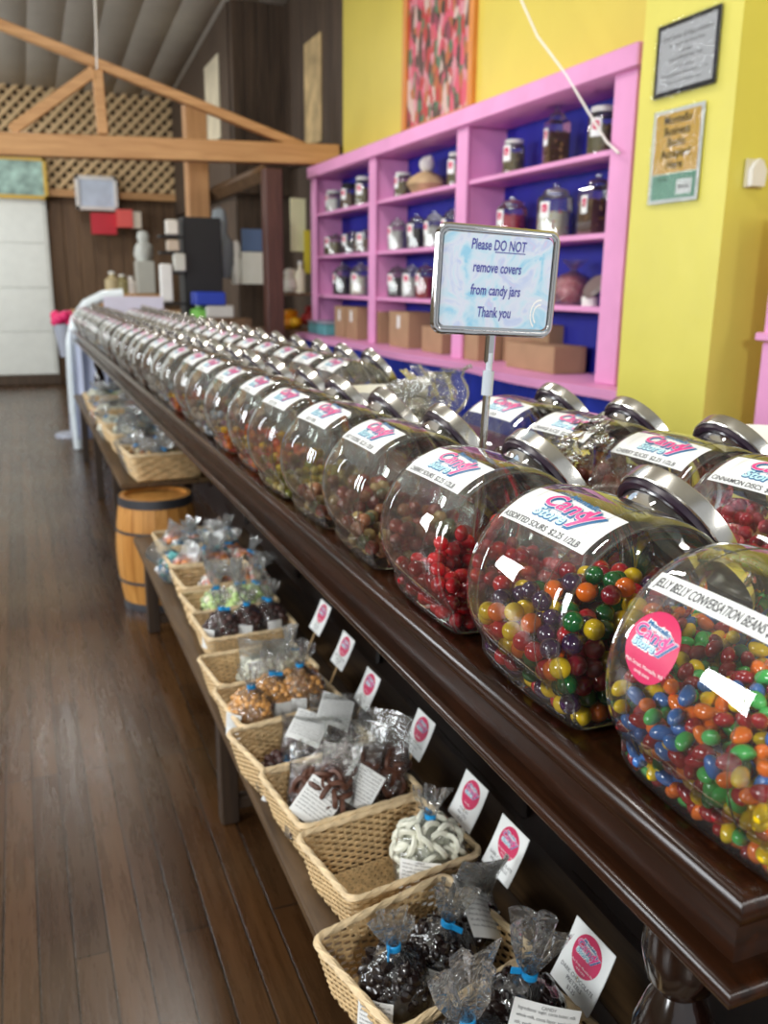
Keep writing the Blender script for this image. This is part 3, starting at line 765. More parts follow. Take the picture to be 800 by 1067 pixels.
for s_, y_ in (('Please DO NOT', .040), ('remove covers', .0115), ('from candy jars', -.0175), ('Thank you', -.046)):
    put_text(mb, s_, -.001, y_, .0190, .0003, 1, sm, shear=.12, wx=.62, off=.00035)
mb.add([sm(-.0060, .0370, .0003), sm(.0390, .0370, .0003), sm(.0390, .0383, .0003), sm(-.0060, .0383, .0003)], [(0, 1, 2, 3)], None, 1, False)
# shell ornament ring at lower right
for rr_ in (.013, .0085):
    vs = []
    for k in range(19):
        a = PI * .45 + PI * .85 * k / 18; vs += [sm(.068 + rr_ * math.cos(a), -.040 + rr_ * 1.4 * math.sin(a), .0003), sm(.068 + (rr_ + .0018) * math.cos(a), -.040 + (rr_ + .0018) * 1.4 * math.sin(a), .0003)]
    mb.add(vs, [(2 * k, 2 * k + 1, 2 * k + 3, 2 * k + 2) for k in range(18)], None, 2, False)
mb.build('message_card', [CARDM, INKP, WHITE], sg)

# ================================================================== LOW TABLES
OLDW = wood('old_table_wood', (58, 42, 26), (104, 80, 52), rough=.5, grain=10)
OLDD = wood('dark_table_leg', (40, 30, 24), (72, 56, 42), rough=.5, axis='Z', grain=10)
tb = empty('low_table', (.62, 2.0, 0), label='low old wooden table along the counter foot carrying wicker baskets', cat='table')
mb = MB()
for k in range(4): mb.box((-.2435 + .059 + k * .12, .07, .388), (.118, 3.36, .024), bev=.003)
mb.build('tabletop', OLDW, tb)
mb = MB(); mb.box((-.20, .07, .345), (.022, 3.24, .062), bev=.003); mb.box((.2, .07, .345), (.022, 3.24, .062), bev=.003); mb.build('apron', OLDD, tb)
for x in (-.19, .19):
    for y in (-1.5, .18, 1.66):
        mb = MB(); mb.box((x, y, .188), (.05, .05, .375), bev=.004); mb.build('leg', OLDD, tb)
for y in (-1.5, .18, 1.66): mb = MB(); mb.box((0, y, .055), (.33, .035, .035), bev=.003); mb.build('foot_rail', OLDD, tb)
tb = empty('low_table', (.62, 5.86, 0), label='second low wooden table farther along, resting behind the barrel', cat='table')
mb = MB()
for k in range(4): mb.box((-.25 + .059 + k * .12, 0, .545), (.118, 3.52, .024), bev=.003)
mb.build('tabletop', OLDW, tb)
mb = MB(); mb.box((-.21, .12, .50), (.022, 3.4, .06), bev=.003); mb.build('apron', OLDD, tb)
for x in (-.19, .19):
    for y in (-.9, .4, 1.75): mb = MB(); mb.box((x, y, .266), (.05, .05, .532), bev=.004); mb.build('leg', OLDD, tb)
# barrel
BW = wood('barrel_oak', (176, 116, 50), (216, 158, 84), rough=.45, axis='Z', grain=9, coat=.2)
br = empty('barrel', (.513, 4.03, 0), label='small honey-coloured wooden barrel standing on the floor beside the counter', cat='barrel')
NS = 20
mb = MB()
for k in range(NS):
    vs = []; nz_ = 12
    for j in range(nz_ + 1):
        t = j / nz_; r_ = .158 + .028 * math.sin(PI * t)
        for (da, dr_) in ((-.96, 0), (.96, 0), (.96, -.018), (-.96, -.018)):
            a = 2 * PI * k / NS + da * PI / NS; vs.append(((r_ + dr_) * math.cos(a), (r_ + dr_) * math.sin(a), .52 * t))
    fs = [(4 * j + q, 4 * j + (q + 1) % 4, 4 * j + 4 + (q + 1) % 4, 4 * j + 4 + q) for j in range(nz_) for q in range(4)] + [(3, 2, 1, 0), tuple(4 * nz_ + q for q in range(4))]
    mb.add(vs, fs, None, 0, False)
mb.build('staves', BW, br)
mb = MB(); mb.lathe([(0, .505), (.15, .505), (.15, .49), (0, .49)], 32); mb.build('barrel_head', BW, br)
HOOP = mat('iron_hoop', (96, 98, 104), .4, metal=.8)
for z, w_ in ((.02, .035), (.14, .012), (.37, .012), (.50, .04)):
    t = z / .52; rr_ = .158 + .028 * math.sin(PI * t) + .002
    mb = MB(); mb.lathe([(rr_, z - w_ / 2), (rr_ + .003, z - w_ / 2), (rr_ + .003, z + w_ / 2), (rr_, z + w_ / 2), (rr_, z - w_ / 2)], 48); mb.build('hoop', HOOP, br)

# ================================================================== BASKETS
def basket_meshes(bw=.262, bl=.205, h=.092, fine=True):
    """woven tray basket: stakes with strands weaving in and out"""
    def path(t, s):  # t 0..1 round the perimeter at scale s ; rounded rectangle
        w, l = bw / 2 * s, bl / 2 * s - (1 - s) * .0; r = .018
        pts = rrect(2 * w, 2 * l, r, 4); return pts
    def perim(s, n):
        pts = rrect(bw * s, bl * s * (1. if s == 1 else 1), .02, 5); L = [0]
        for i in range(len(pts)): a, b_ = pts[i], pts[(i + 1) % len(pts)]; L.append(L[-1] + math.dist(a, b_))
        out = []
        for k in range(n):
            d = L[-1] * k / n; i = max(j for j in range(len(pts)) if L[j] <= d + 1e-9); a, b_ = pts[i], pts[(i + 1) % len(pts)]; f = (d - L[i]) / max(1e-9, L[i + 1] - L[i])
            x, y = a[0] + (b_[0] - a[0]) * f, a[1] + (b_[1] - a[1]) * f; tx, ty = b_[0] - a[0], b_[1] - a[1]; q = math.hypot(tx, ty) or 1
            out.append((x, y, ty / q, -tx / q))
        return out
    ns = 56 if fine else 30; rows = 15 if fine else 7
    side = MB()
    for i in range(rows):
        t = (i + .5) / rows; s = .84 + .16 * t; z = .004 + (h - .006) * t; n = ns * 4; nw = 28 if fine else 14
        pp = perim(s, n); amp = .0021 * (1 if i % 2 else -1)
        side.tube([(x + nx * amp * math.sin(2 * PI * k * nw / n), y + ny * amp * math.sin(2 * PI * k * nw / n), z) for k, (x, y, nx, ny) in enumerate(pp)], h / rows * .46, seg=4, closed=True, flat=.5)
    A, B = perim(.84, ns * 2), perim(1., ns * 2)
    for k in range(0, ns * 2, 2): side.tube([(A[k][0], A[k][1], .002), (B[k][0], B[k][1], h)], .0018, seg=4)
    rim = MB(); n = 160 if fine else 60; pp = perim(1.0, n)
    rim.tube([(x, y, h + .001) for k, (x, y, nx, ny) in enumerate(pp)], [.0052 + .0005 * math.sin(k * 1.9) for k in range(n)], seg=8, closed=True, flat=1.1)
    for ph in (0, 2 * PI / 3, 4 * PI / 3):
        rim.tube([(x + nx * .0046 * math.cos(k * .3 + ph), y + ny * .0046 * math.cos(k * .3 + ph), h + .001 + .0046 * math.sin(k * .3 + ph)) for k, (x, y, nx, ny) in enumerate(pp)], .0019, seg=5, closed=True)
    base = MB(); bw2, bl2 = bw * .84 - .006, bl * .84 - .006; nr = 30 if fine else 12; nx_ = 16 if fine else 8
    for i in range(nr):
        y = -bl2 / 2 + bl2 * (i + .5) / nr
        base.tube([(-bw2 / 2 + bw2 * k / (nx_ * 2), y, .003 + .0014 * (1 if (k // 1 + i) % 2 else -1)) for k in range(nx_ * 2 + 1)], bl2 / nr * .46, seg=4, flat=1)
    for k in range(nx_): x = -bw2 / 2 + bw2 * (k + .5) / nx_; base.tube([(x, -bl2 / 2, .003), (x, bl2 / 2, .003)], .0016, seg=4)
    return side.mesh('woven_side', WICK), rim.mesh('woven_rim', WICKR), base.mesh('woven_base', WICK)
BF = basket_meshes(); BCo = basket_meshes(fine=False)
def basket(x, y, z, rz, label, fine=True, tx=0., ty=0., sc=1.):
    t = empty('wicker_basket', (x, y, z), (tx, ty, rz), label, 'basket', 'wicker baskets along the counter', scale=sc)
    S, Rm, Bs = BF if fine else BCo
    obj('woven_side', S, t); obj('woven_rim', Rm, t); obj('woven_base', Bs, t); return t
TZ = .4005
d2r = math.radians
BK = [(.500, .800, 14, 'nearest wicker basket at the bottom edge, with bags of dark candy'),
      (.480, 1.015, 15, 'wicker basket with three bags of dark chocolate pieces, second from the camera'),
      (.527, 1.262, 9, 'nearly empty wicker basket holding one bag of white pretzel rings'),
      (.512, 1.482, 8, 'wicker basket packed with flat bags of brown pretzels'),
      (.495, 1.685, 11, 'wicker basket with dark candy bags under white paper labels'),
      (.500, 1.885, 7, 'wicker basket holding three bags of caramel corn'),
      (.502, 2.095, 5, 'mostly empty wicker basket behind the caramel corn'),
      (.535, 2.40, 4, 'wicker basket with three bags of dark clusters, in the middle of the table'),
      (.540, 2.61, 5, 'wicker basket with pale green bags, behind the dark clusters'),
      (.545, 2.85, 4, 'wicker basket with a bare front and orange bags'),
      (.548, 3.09, 4, 'wicker basket heaped with pastel bags'),
      (.55, 3.33, 4, 'last wicker basket on the near table, heaped with pink and white bags')]
for i, (x, y, r_, lb) in enumerate(BK): basket(x, y, TZ + .001 + (.004 if i % 2 else 0), d2r(r_), lb, fine=i < 8, tx=d2r(2.0 if i % 2 else -1.), ty=d2r(0.6))
BK2 = [(.585, 4.22, .5605, 'wicker basket of snack bags standing above the barrel'), (.57, 4.50, .5605, 'wicker basket of bags just beyond the barrel'), (.56, 4.9, .5605, 'wicker basket of blue labelled bags on the second table'), (.55, 5.3, .5605, 'wicker basket amid the far bags, halfway along the second table'), (.55, 5.9, .5605, 'wicker basket with pale bags near the far end'), (.55, 6.6, .5605, 'farthest wicker basket on the second table')]
for i, (x, y, z, lb) in enumerate(BK2): basket(x, y, z, d2r(4), lb, fine=False, sc=(1.35 if i == 0 else 1.2))

# ================================================================== BAGS
def film_tied(w, d, h, top, seed, n=36, flare=1.0):
    """pouch gathered by a tie, with a fanned top"""
    prof = [(0, 0), (.6, .0), (.92, .06), (1.0, .22), (1.0, .5), (.9, .72), (.62, .88), (.3, .97), (.13, 1.02), (.12, 1.05)]
    mb = MB(); vs = []; rows = [(r, z * h) for r, z in prof] + [(.3 * flare, 1.05 * h + top * .25), (.5 * flare, 1.05 * h + top * .6), (.62 * flare, 1.05 * h + top)]
    idx = []
    for i, (r, z) in enumerate(rows):
        if r == 0: idx.append([len(vs)]); vs.append((0, 0, z)); continue
        idx.append(list(range(len(vs), len(vs) + n)))
        for k in range(n):
            a = 2 * PI * k / n; q = Vector((math.cos(a) * 1.6, math.sin(a) * 1.6, z * 22 + seed * 5))
            s = 1 + .10 * noise.noise(q) + .05 * noise.noise(q * 2.6)
            if i >= 8: s *= 1 + (.35 if i > 9 else .1) * math.sin(5 * a + seed) + .3 * noise.noise(q * 2)
            yy = (d if i < 9 else d * (1 if i < 10 else .55))
            zz = z + (0 if i < 10 else .25 * top * noise.noise(Vector((math.cos(a) * 1.3, math.sin(a) * 1.3, seed + i * .3))))
            vs.append((r * w * s * math.cos(a), r * yy * s * math.sin(a), zz))
    fs = []
    for i in range(len(rows) - 1):
        A, B = idx[i], idx[i + 1]
        for k in range(n):
            k2 = (k + 1) % n
            fs.append((A[0], B[k2], B[k]) if len(A) == 1 else (A[k], A[k2], B[k2], B[k]))
    mb.add(vs, fs, None, 0, True); return mb
def film_flat(w, d, h, top, seed, n=36):
    prof = [(.0, 0, 0), (.7, .7, 0), (.97, .95, .08), (1, 1, .3), (1, .9, .6), (.98, .55, .85), (.97, .15, 1.0)]
    vs = []; idx = []; mb = MB()
    rows = [(a, b_, z * h) for a, b_, z in prof] + [(1.0, .07, h + top * .5), (1.02, .05, h + top)]
    for i, (rx, ry, z) in enumerate(rows):
        if rx == 0: idx.append([len(vs)]); vs.append((0, 0, z)); continue
        idx.append(list(range(len(vs), len(vs) + n)))
        for k in range(n):
            a = 2 * PI * k / n; q = Vector((math.cos(a) * 1.5, math.sin(a) * 1.5, z * 25 + seed * 3)); s = 1 + .07 * noise.noise(q) + .04 * noise.noise(q * 3)
            sx = math.copysign(abs(math.cos(a)) ** .7, math.cos(a)); sy = math.copysign(abs(math.sin(a)) ** .8, math.sin(a))
            bend = .25 * top * math.sin(2.2 * math.cos(a) + seed) * max(0, (z - h * .8) / top)
            vs.append((rx * w * s * sx, ry * d * s * sy + bend + max(0, z - h) * .5 * math.sin(seed), z + .12 * top * noise.noise(q) * (i > 6)))
    fs = []
    for i in range(len(rows) - 1):
        A, B = idx[i], idx[i + 1]
        for k in range(n):
            k2 = (k + 1) % n; fs.append((A[0], B[k2], B[k]) if len(A) == 1 else (A[k], A[k2], B[k2], B[k]))
    mb.add(vs, fs, None, 0, True); return mb
def blob_pts(w, d, h, n, seed, shell=.55):
    rn = random.Random(seed); out = []
    gold = PI * (3 - math.sqrt(5))
    for i in range(n):
        z = 1 - 2 * (i + .5) / n; r = math.sqrt(1 - z * z); a = i * gold; s = rn.uniform(.86, 1.0)
        sq = lambda v: math.copysign(abs(v) ** .8, v)
        out.append((w * .9 * sq(r * math.cos(a)) * s, d * .9 * sq(r * math.sin(a)) * s, h * .46 + h * .44 * sq(z) * s))
    return out
def contents_mesh(kind, w, d, h, seed):
    rn = random.Random(seed); mb = MB()
    def inner(c=.78):
        b = ico(1, 14, 10); mb.add([(x * w * c, y * d * c, h * .46 + z * h * .42) for x, y, z in b.v], b.f)
    if kind == 'dark':
        inner()
        for p in blob_pts(w, d, h, 170, seed): b = ico(.0078, 8, 6, rn.uniform(.8, 1.5), rn.uniform(.6, 1.1), 1, dent=.45); mb.add(b.v, b.f, TR(p, rand_rot(rn)))
    elif kind == 'corn':
        inner()
        for p in blob_pts(w, d, h, 190, seed): b = ico(.0064, 8, 6, 1, 1, 1.15, dent=.3); mb.add(b.v, b.f, TR(p, rand_rot(rn)))
    elif kind in ('pretzel', 'rings'):
        inner(.7)
        R_, r_ = (.0125, .0042) if kind == 'pretzel' else (.0125, .0042)
        for p in blob_pts(w * .95, d * .95, h, 84, seed):
            T = TR(p, rand_rot(rn))
            mb.tube([(R_ * math.cos(a), R_ * math.sin(a), 0) for a in np.linspace(0, 2 * PI, 13)[:-1]], r_, seg=6, closed=True, T=T)
            if kind == 'pretzel': mb.tube([(-R_ * .8, R_ * .5, 0), (0, -R_ * .2, .002), (R_ * .8, R_ * .5, 0)], r_ * .9, seg=5, T=T)
    else:
        inner(.8)
        for p in blob_pts(w, d, h, 70, seed): b = ico(.0095, 8, 6, 1.1, .8, 1, dent=.3); mb.add(b.v, b.f, TR(p, rand_rot(rn)), rn.randrange(3))
    return mb
KM = {'dark': [mat('dark_chocolate', (26, 17, 15), .22, coat=.3)], 'corn': [mat('caramel_corn', (206, 150, 84), .28, coat=.4, var=.2, vscale=90)],
      'pretzel': [mat('brown_pretzel', (92, 58, 44), .45, var=.2, vscale=60)], 'rings': [mat('white_icing', (226, 226, 208), .4)],
      'cluster': [mat('milk_cluster', (66, 40, 36), .4, var=.3, vscale=60)],
      'pastel': [mat('pastel_pink', (226, 170, 160), .5), mat('pastel_white', (232, 228, 220), .5), mat('pastel_orange', (228, 150, 96), .5)],
      'green': [mat('pale_green', (196, 222, 150), .5), mat('pale_cream', (232, 228, 200), .5), MATS['pale_green'] if 'pale_green' in MATS else PAPER],
      'blue': [mat('wrap_blue', (90, 160, 210), .5), mat('wrap_white', (230, 232, 235), .5), mat('wrap_teal', (120, 200, 200), .5)],
      'nuts': [mat('nut_tan', (200, 160, 100), .5), mat('nut_cream', (220, 200, 150), .5), mat('nut_brown', (150, 100, 60), .5)],
      'mix': [mat('mix_red', (200, 70, 60), .5), mat('mix_white', (230, 228, 224), .5), mat('mix_green', (120, 190, 100), .5)]}
_BM = {}
def slip_mesh(w, h, lines=9, fold=.004):
    mb = MB(); mpf = lambda u, v, hh: (u, -fold * math.cos(u / w * 2.6) * 1. - hh, v)
    sheet(mb, mpf, -w / 2, 0, w / 2, h, 0, 0, 6, 4)
    words = ['Ingredients: sugar, cocoa butter, milk', 'whole milk, cocoa liquor, soy lecithin', 'salt, vanilla. May contain peanuts and', 'tree nuts, wheat, milk and soy. Packed', 'by the candy store. Store in a cool dry']
    for k in range(lines):
        put_text(mb, words[k % 5], 0, h * .88 - k * h * .088, h * .062, .0003, 1, mpf, maxw=w * .86)
    put_text(mb, 'CANDY', 0, h * .93, h * .06, .0003, 1, mpf)
    return mb.mesh('paper_label', LM)
SLIP = slip_mesh(.058, .062); SLIPS = slip_mesh(.034, .046, 6)
def bag(kind, x, y, z, label, w=.043, d=.036, h=.085, top=.045, rz=0., tx=0., ty=0., flat=False, slip=None, seed=0, slot=None, group=None, flare=1., filmm=None, tie=True, bs=1.3):
    key = (kind, w, d, h, seed % 3)
    if key not in _BM: _BM[key] = contents_mesh(kind, w, d, h, seed).mesh('contents', KM[kind])
    k2 = (flat, w, d, h, top, seed, flare, filmm)
    if k2 not in _BM: _BM[k2] = (film_flat(w * 1.04, d * 1.06, h, top, seed) if flat else film_tied(w * 1.06, d * 1.06, h, top, seed, flare=flare)).mesh('clear_film', filmm or FILM)
    t = empty('candy_bag', (x, y, z), (tx, ty, rz), label, 'bag of candy', group, scale=bs)
    c = obj('contents', _BM[key], t, (0, 0, .003)); c['kind'] = 'stuff'
    obj('clear_film', _BM[k2], t)
    if not flat and tie:
        if 'tie' not in _BM:
            mb = MB(); mb.lathe([(.0062, -.004), (.008, -.003), (.008, .003), (.0062, .004)], 16); mb.box((.011, -.004, 0), (.016, .0015, .008), T=Euler((0, 0, .6)).to_matrix().to_4x4(), bev=.0004); _BM['tie'] = mb.mesh('tie', BLUET)
        o = obj('twist_tie', _BM['tie'], t, (0, 0, h * 1.035), (0, 0, seed * 1.3)); o['label'] = 'bright blue twist tie'
    if slip:
        me, sx_, sy_, sz_, rx_, rzz, s_ = slip[:7]; ryy = slip[7] if len(slip) > 7 else 0
        o = obj('paper_label', me, t, (sx_, sy_, sz_), (rx_, ryy, rzz)); o.scale = (s_,) * 3; o['label'] = 'white printed paper label'
    return t
BZ = TZ + .009
G1 = 'bags of candy in the wicker baskets'
# nearest basket
bag('dark', .463, .815, BZ + .012, 'dark candy bag with a flared clear top at the bottom edge, nearest the aisle', w=.048, d=.042, h=.10, top=.06, rz=.3, ty=-.1, seed=1, flare=1.1, slip=(SLIP, -.030, -.048, .02, -.2, -.5, 1.0), group=G1)
bag('dark', .540, .845, BZ + .018, 'dark candy bag with tall clear top beside a large white printed label', w=.047, d=.042, h=.105, top=.06, rz=-.4, ty=.12, seed=2, flare=.9, slip=(SLIP, .004, -.055, .030, -.35, .1, 1.25, .2), group=G1)
# second basket
bag('dark', .425, .975, BZ, 'dark chocolate bag at the aisle side of the second basket', w=.040, d=.038, h=.10, top=.04, rz=-.3, ty=-.05, seed=3, flare=.8, slip=(SLIPS, -.028, -.040, .012, -.2, -.5, 1.2), group=G1)
bag('dark', .498, 1.015, BZ, 'dark chocolate bag in the middle of the second basket, curled label in front', w=.041, d=.038, h=.10, top=.05, rz=-.3, tx=.1, ty=.15, seed=4, flare=.8, slip=(SLIPS, -.024, -.046, .01, -.25, -.4, 1.35), group=G1)
bag('dark', .562, 1.04, BZ, 'dark chocolate bag at the counter side of the second basket, under a big white label', w=.042, d=.036, h=.085, top=.05, rz=.3, tx=-.2, ty=.35, flat=True, seed=5, slip=(SLIP, -.02, -.052, .052, -.75, .1, 1.2, .25), group=G1)
# white pretzels
bag('rings', .595, 1.235, BZ, 'clear bag of white iced pretzel rings tied with a blue tie', w=.048, d=.040, h=.10, top=.04, rz=-.45, tx=-.1, seed=6, flare=.7, slip=(SLIP, -.012, -.053, .008, -.08, -.2, .95), group=G1)
# brown pretzels
bag('pretzel', .452, 1.43, BZ, 'flat bag of brown pretzels at the aisle side with a diamond-set label', w=.050, d=.034, h=.112, top=.03, rz=-.55, tx=-.35, seed=7, flat=True, slip=(SLIP, -.012, -.052, .040, -.45, .1, 1.0, .55), group=G1)
bag('pretzel', .525, 1.465, BZ, 'flat bag of brown pretzels in the middle of the pretzel basket', w=.048, d=.034, h=.118, top=.035, rz=-.6, tx=-.3, seed=8, flat=True, slip=(SLIP, .012, -.052, .045, -.40, .1, .95, .45), group=G1)
bag('pretzel', .592, 1.47, BZ, 'flat bag of brown pretzels against the counter side of its basket', w=.042, d=.032, h=.112, top=.05, rz=-.6, tx=-.25, seed=9, flat=True, group=G1)
# dark mix under papers
bag('cluster', .438, 1.66, BZ, 'low bag of dark candy with a blue tie lying at the aisle side', w=.044, d=.036, h=.06, top=.03, rz=.4, tx=.5, seed=10, flare=.8, slip=(SLIPS, -.035, -.025, 0, -.4, -.9, 1.), group=G1)
bag('cluster', .500, 1.675, BZ, 'low bag of dark candy under a square white label', w=.042, d=.034, h=.07, top=.03, rz=-.5, tx=-.3, flat=True, seed=11, slip=(SLIP, 0, -.050, .062, -.85, 0, 1.0, .3), group=G1)
bag('cluster', .572, 1.695, BZ, 'bag of dark candy under a tilted white label by the counter', w=.042, d=.034, h=.08, top=.04, rz=-.45, tx=-.3, flat=True, seed=12, slip=(SLIP, 0, -.050, .072, -.75, .2, 1.0, .35), group=G1)
# caramel corn
for k, (x, y, s_) in enumerate([(.428, 1.855, .95), (.490, 1.895, 1.0), (.556, 1.895, 1.08)]):
    bag('corn', x, y, BZ + .015, 'bag of golden caramel corn, %s of its three' % ['nearest the aisle', 'in the middle', 'nearest the counter'][k], w=.044 * s_, d=.040 * s_, h=.098 * s_, top=.04, rz=-.5 + .15 * k, seed=13 + k, flare=.8, slip=(SLIPS, [-.022, .02, -.008][k], -.045, .02, -.1, [-.4, .3, -.1][k], .95), group=G1)
for k, (x, y) in enumerate([(.50, 2.10), (.545, 2.11), (.60, 2.13)]):
    bag('rings', x, y, BZ, 'small clear bag with white label in the mostly empty basket, %s' % ['towards the aisle', 'in the middle', 'towards the counter'][k], w=.032, d=.03, h=.07, top=.05, rz=.5 * k, seed=16 + k, flat=(k != 2), slip=(SLIPS, 0, -.033, .035, -.3, .1 * k, 1.), group=G1, filmm=FILMH)
# dark clusters
for k, x in enumerate((.47, .545, .615)):
    bag('cluster', x, 2.38 + .012 * k, BZ, 'bag of dark clusters with a blue tie, %s' % ['nearest the aisle', 'in the middle of the three', 'nearest the counter'][k], w=.040, d=.038, h=.105, top=.04, rz=-.5 + .15 * k, seed=19 + k, flare=.8, slip=(SLIPS, [-.02, .0, .01][k], -.043, .03, -.1, [-.4, -.2, .3][k], .95), group=G1)
for k, (x, y) in enumerate([(.50, 2.60), (.57, 2.62), (.63, 2.60), (.56, 2.55)]):
    bag('green', x, y, BZ + (.01 if k == 3 else 0), 'pale green candy bag with upright clear top, %s' % ['on the aisle side', 'in the back middle', 'on the counter side', 'in front'][k], w=.038, d=.034, h=.095, top=.06, rz=k, seed=22 + k, flare=.9, group=G1, filmm=FILMH, tie=k < 3)
# heaped pastel bags
rn = random.Random(5); n_ = 0
def heap(xs, ys, z, kinds, where, big=1., levels=1):
    global n_
    for lv in range(levels):
        for yi, y in enumerate(ys):
            for xi, x in enumerate(xs):
                n_ += 1; k = rn.choice(kinds)
                colour = {'pastel': 'pink and orange', 'blue': 'blue and white', 'nuts': 'tan nut', 'mix': 'red and green', 'green': 'pale green', 'rings': 'white', 'corn': 'golden', 'cluster': 'dark'}[k]
                side = ['aisle side', 'middle', 'counter side'][min(2, int(xi * 3 / max(1, len(xs))))]
                bag(k, x + rn.uniform(-.01, .01), y + rn.uniform(-.012, .012), z + lv * .07, 'bag of %s candy heaped %s, %s, %s' % (colour, where, side, ['front part', 'middle part', 'rear part', 'far rear part'][min(3, yi)]), w=.042 * big, d=.036 * big, h=.075 * big, top=.04, rz=rn.uniform(0, 6), tx=rn.uniform(-.5, .5), ty=rn.uniform(-.5, .5), seed=30 + n_ % 5, flat=n_ % 2 == 0, group='bags of candy heaped in the farther baskets', filmm=FILMH, slip=(SLIPS, 0, -.04, .02, -.2, 0, 1.) if n_ % 2 else None)
heap((.53, .60, .66), (2.86,), BZ, ['pastel'], 'in the bare-fronted basket')
heap((.47, .54, .61, .67), (3.06, 3.13), BZ, ['pastel', 'blue', 'pastel'], 'in the pastel basket')
heap((.47, .54, .61, .67), (3.30, 3.37), BZ, ['pastel', 'rings', 'blue'], 'in the last near basket')
B2 = .571
heap((.49, .57, .65), (4.18, 4.27), B2, ['nuts', 'corn', 'nuts'], 'above the barrel',  1.3)
heap((.50, .58, .66), (4.48, 4.58), B2, ['nuts', 'rings', 'cluster', 'blue'], 'just beyond the barrel',  1.3)
heap((.48, .56, .64), (4.86, 4.96), B2, ['blue', 'rings'], 'in the blue labelled basket',  1.3)
heap((.48, .56, .64), (5.26, 5.36), B2, ['blue', 'rings', 'mix'], 'halfway along the second table',  1.3)
heap((.47, .55, .63), (5.86, 5.96), B2, ['mix', 'pastel', 'rings'], 'near the far end',  1.3)
heap((.47, .55, .63), (6.56, 6.68), B2, ['green', 'mix', 'rings'], 'at the far end',  1.3)

# ---- price tags on sticks
STICK = mat('pale_stick', (214, 180, 130), .5)
def tagmesh(l1, l2, l3, fine=True, w=.078, h=.084):
    mb = MB(); mpf = lambda u, v, hh: (u, -.0008 - hh + .003 * math.sin(v * 30), v)
    sheet(mb, mpf, -w / 2, 0, w / 2, h, 0, 0, 4, 6); sheet(mb, lambda u, v, hh: (u, .0006 + .003 * math.sin(v * 30), v), -w / 2, 0, w / 2, h, 0, 0, 4, 6)
    badge(mb, mpf, 0, h * .64, w * .33, .0003, fine=fine)
    for k, t in enumerate((l1, l2, l3)):
        if t: put_text(mb, t, 0, h * .255 - k * h * .095, h * .085, .0004, 1, mpf, maxw=w * .86)
    return mb.mesh('tag_card', LM)
TM = [tagmesh('DARK CHOCOLATE', 'PRETZELS', '$3.25'), tagmesh('DARK CHOCOLATE', 'PRETZEL BALLS', '$3.25'), tagmesh('YOGURT', 'PRETZELS', '$3.25', False), tagmesh('MILK CHOCOLATE', 'PRETZELS', '$3.25', False)]
TG = [((594, 1012), .63, .80, 0, 'beside the nearest basket', 1.0), ((516, 890), .665, .0, 1, 'behind the dark chocolate basket', .95), ((478, 838), .690, 0, 2, 'beside the white pretzel bag', .95), ((428, 768), .675, 0, 3, 'beside the brown pretzels', .9),
      ((375, 720), .675, 0, 2, 'beside the dark candy papers', .9), ((350, 680), .675, 0, 3, 'behind the caramel corn', .9), ((327, 645), .675, 0, 2, 'above the mostly empty basket', .9)]
for (px, py), x, _, k, w, s_ in TG:
    p = atx(px, py, x)
    t = empty('price_tag', (p[0], p[1], TZ), (0, 0, d2r(-88)), 'white price tag with round pink logo on a stick, %s' % w, 'price tag', 'price tags on sticks')
    s_ *= 1.12; zc = p[2] - TZ - .036 * s_; ta = d2r(-24)
    o = obj('tag_card', TM[k], t, (0, 0, zc), (ta, 0, 0)); o.scale = (s_,) * 3
    q_ = lambda z_: (0, .0035 * math.cos(ta) - z_ * math.sin(ta), zc + .0035 * math.sin(ta) + z_ * math.cos(ta))
    mb = MB(); mb.tube([q_(-(zc - .004) / math.cos(ta)), q_(.03)], .0028, seg=5); mb.build('stick', STICK, t)

# ================================================================== PINK SHELF UNIT
SX, SB = 2.569, 2.845
su = empty('shelf_unit', (2.7, 5.85, 1.0), label='long pink painted shelf unit with royal blue back holding jars on the yellow wall', cat='shelves')
def sb(name, x0, x1, y0, y1, z0, z1, m=PINKP, bev=.004, par=su):
    mb = MB(); mb.box(((x0 + x1) / 2 - 2.7, (y0 + y1) / 2 - 5.85, (z0 + z1) / 2 - 1.0), (x1 - x0, y1 - y0, z1 - z0), bev=bev); return mb.build(name, m, par)
YN, YF = 3.46, 8.15
for y0, y1 in ((YN, YN + .05), (5.07, 5.16), (6.57, 6.66), (8.08, YF)): sb('upright', SX, SB, y0, y1, 1.0, 2.36)
for y0, y1 in ((YN - .0, YN + .16), (5.05, 5.19), (6.55, 6.68), (8.02, YF)): sb('face_frame', SX - .012, SX + .008, y0, y1, 1.0, 2.36)
bays = ((YN + .05, 5.07), (5.16, 6.57), (6.66, 8.08))
for y0, y1 in bays:
    for z in (2.06, 1.695, 1.355): sb('shelf', SX + .009, SB, y0, y1, z - .028, z)
sb('cornice', SX - .04, SB, YN - .03, YF + .02, 2.36, 2.46, bev=.008)
sb('back_board', SB - .012, SB - .002, YN + .01, YF - .01, 1.0, 2.36, m=BLUEP, bev=0)
mb = MB()  # bottom ledge with a gently scalloped edge
n = 60; poly = [(SB - 2.7, YN - .2 - 5.85)] + [(SX - .17 + .035 * math.cos(k / n * 2 * PI * 3.1) - 2.7, YN - .2 + (YF - YN + .3) * k / n - 5.85) for k in range(n + 1)] + [(SB - 2.7, YF + .1 - 5.85)]
mb.prism(poly, -.045, 0); mb.build('ledge', PINKP, su)
cb = empty('blue_curtain', (2.5, 5.8, .5)); cb.name = 'skirt_curtain'
tag(cb, 'royal blue gathered cloth skirt hanging below the pink ledge', 'curtain')
mb = MB(); mb.grid(lambda a, b: (-.035 + .018 * math.sin(a * 190) + .01 * math.sin(a * 71), -2.6 + 5.2 * a, -.5 + .955 * b), 500, 4)
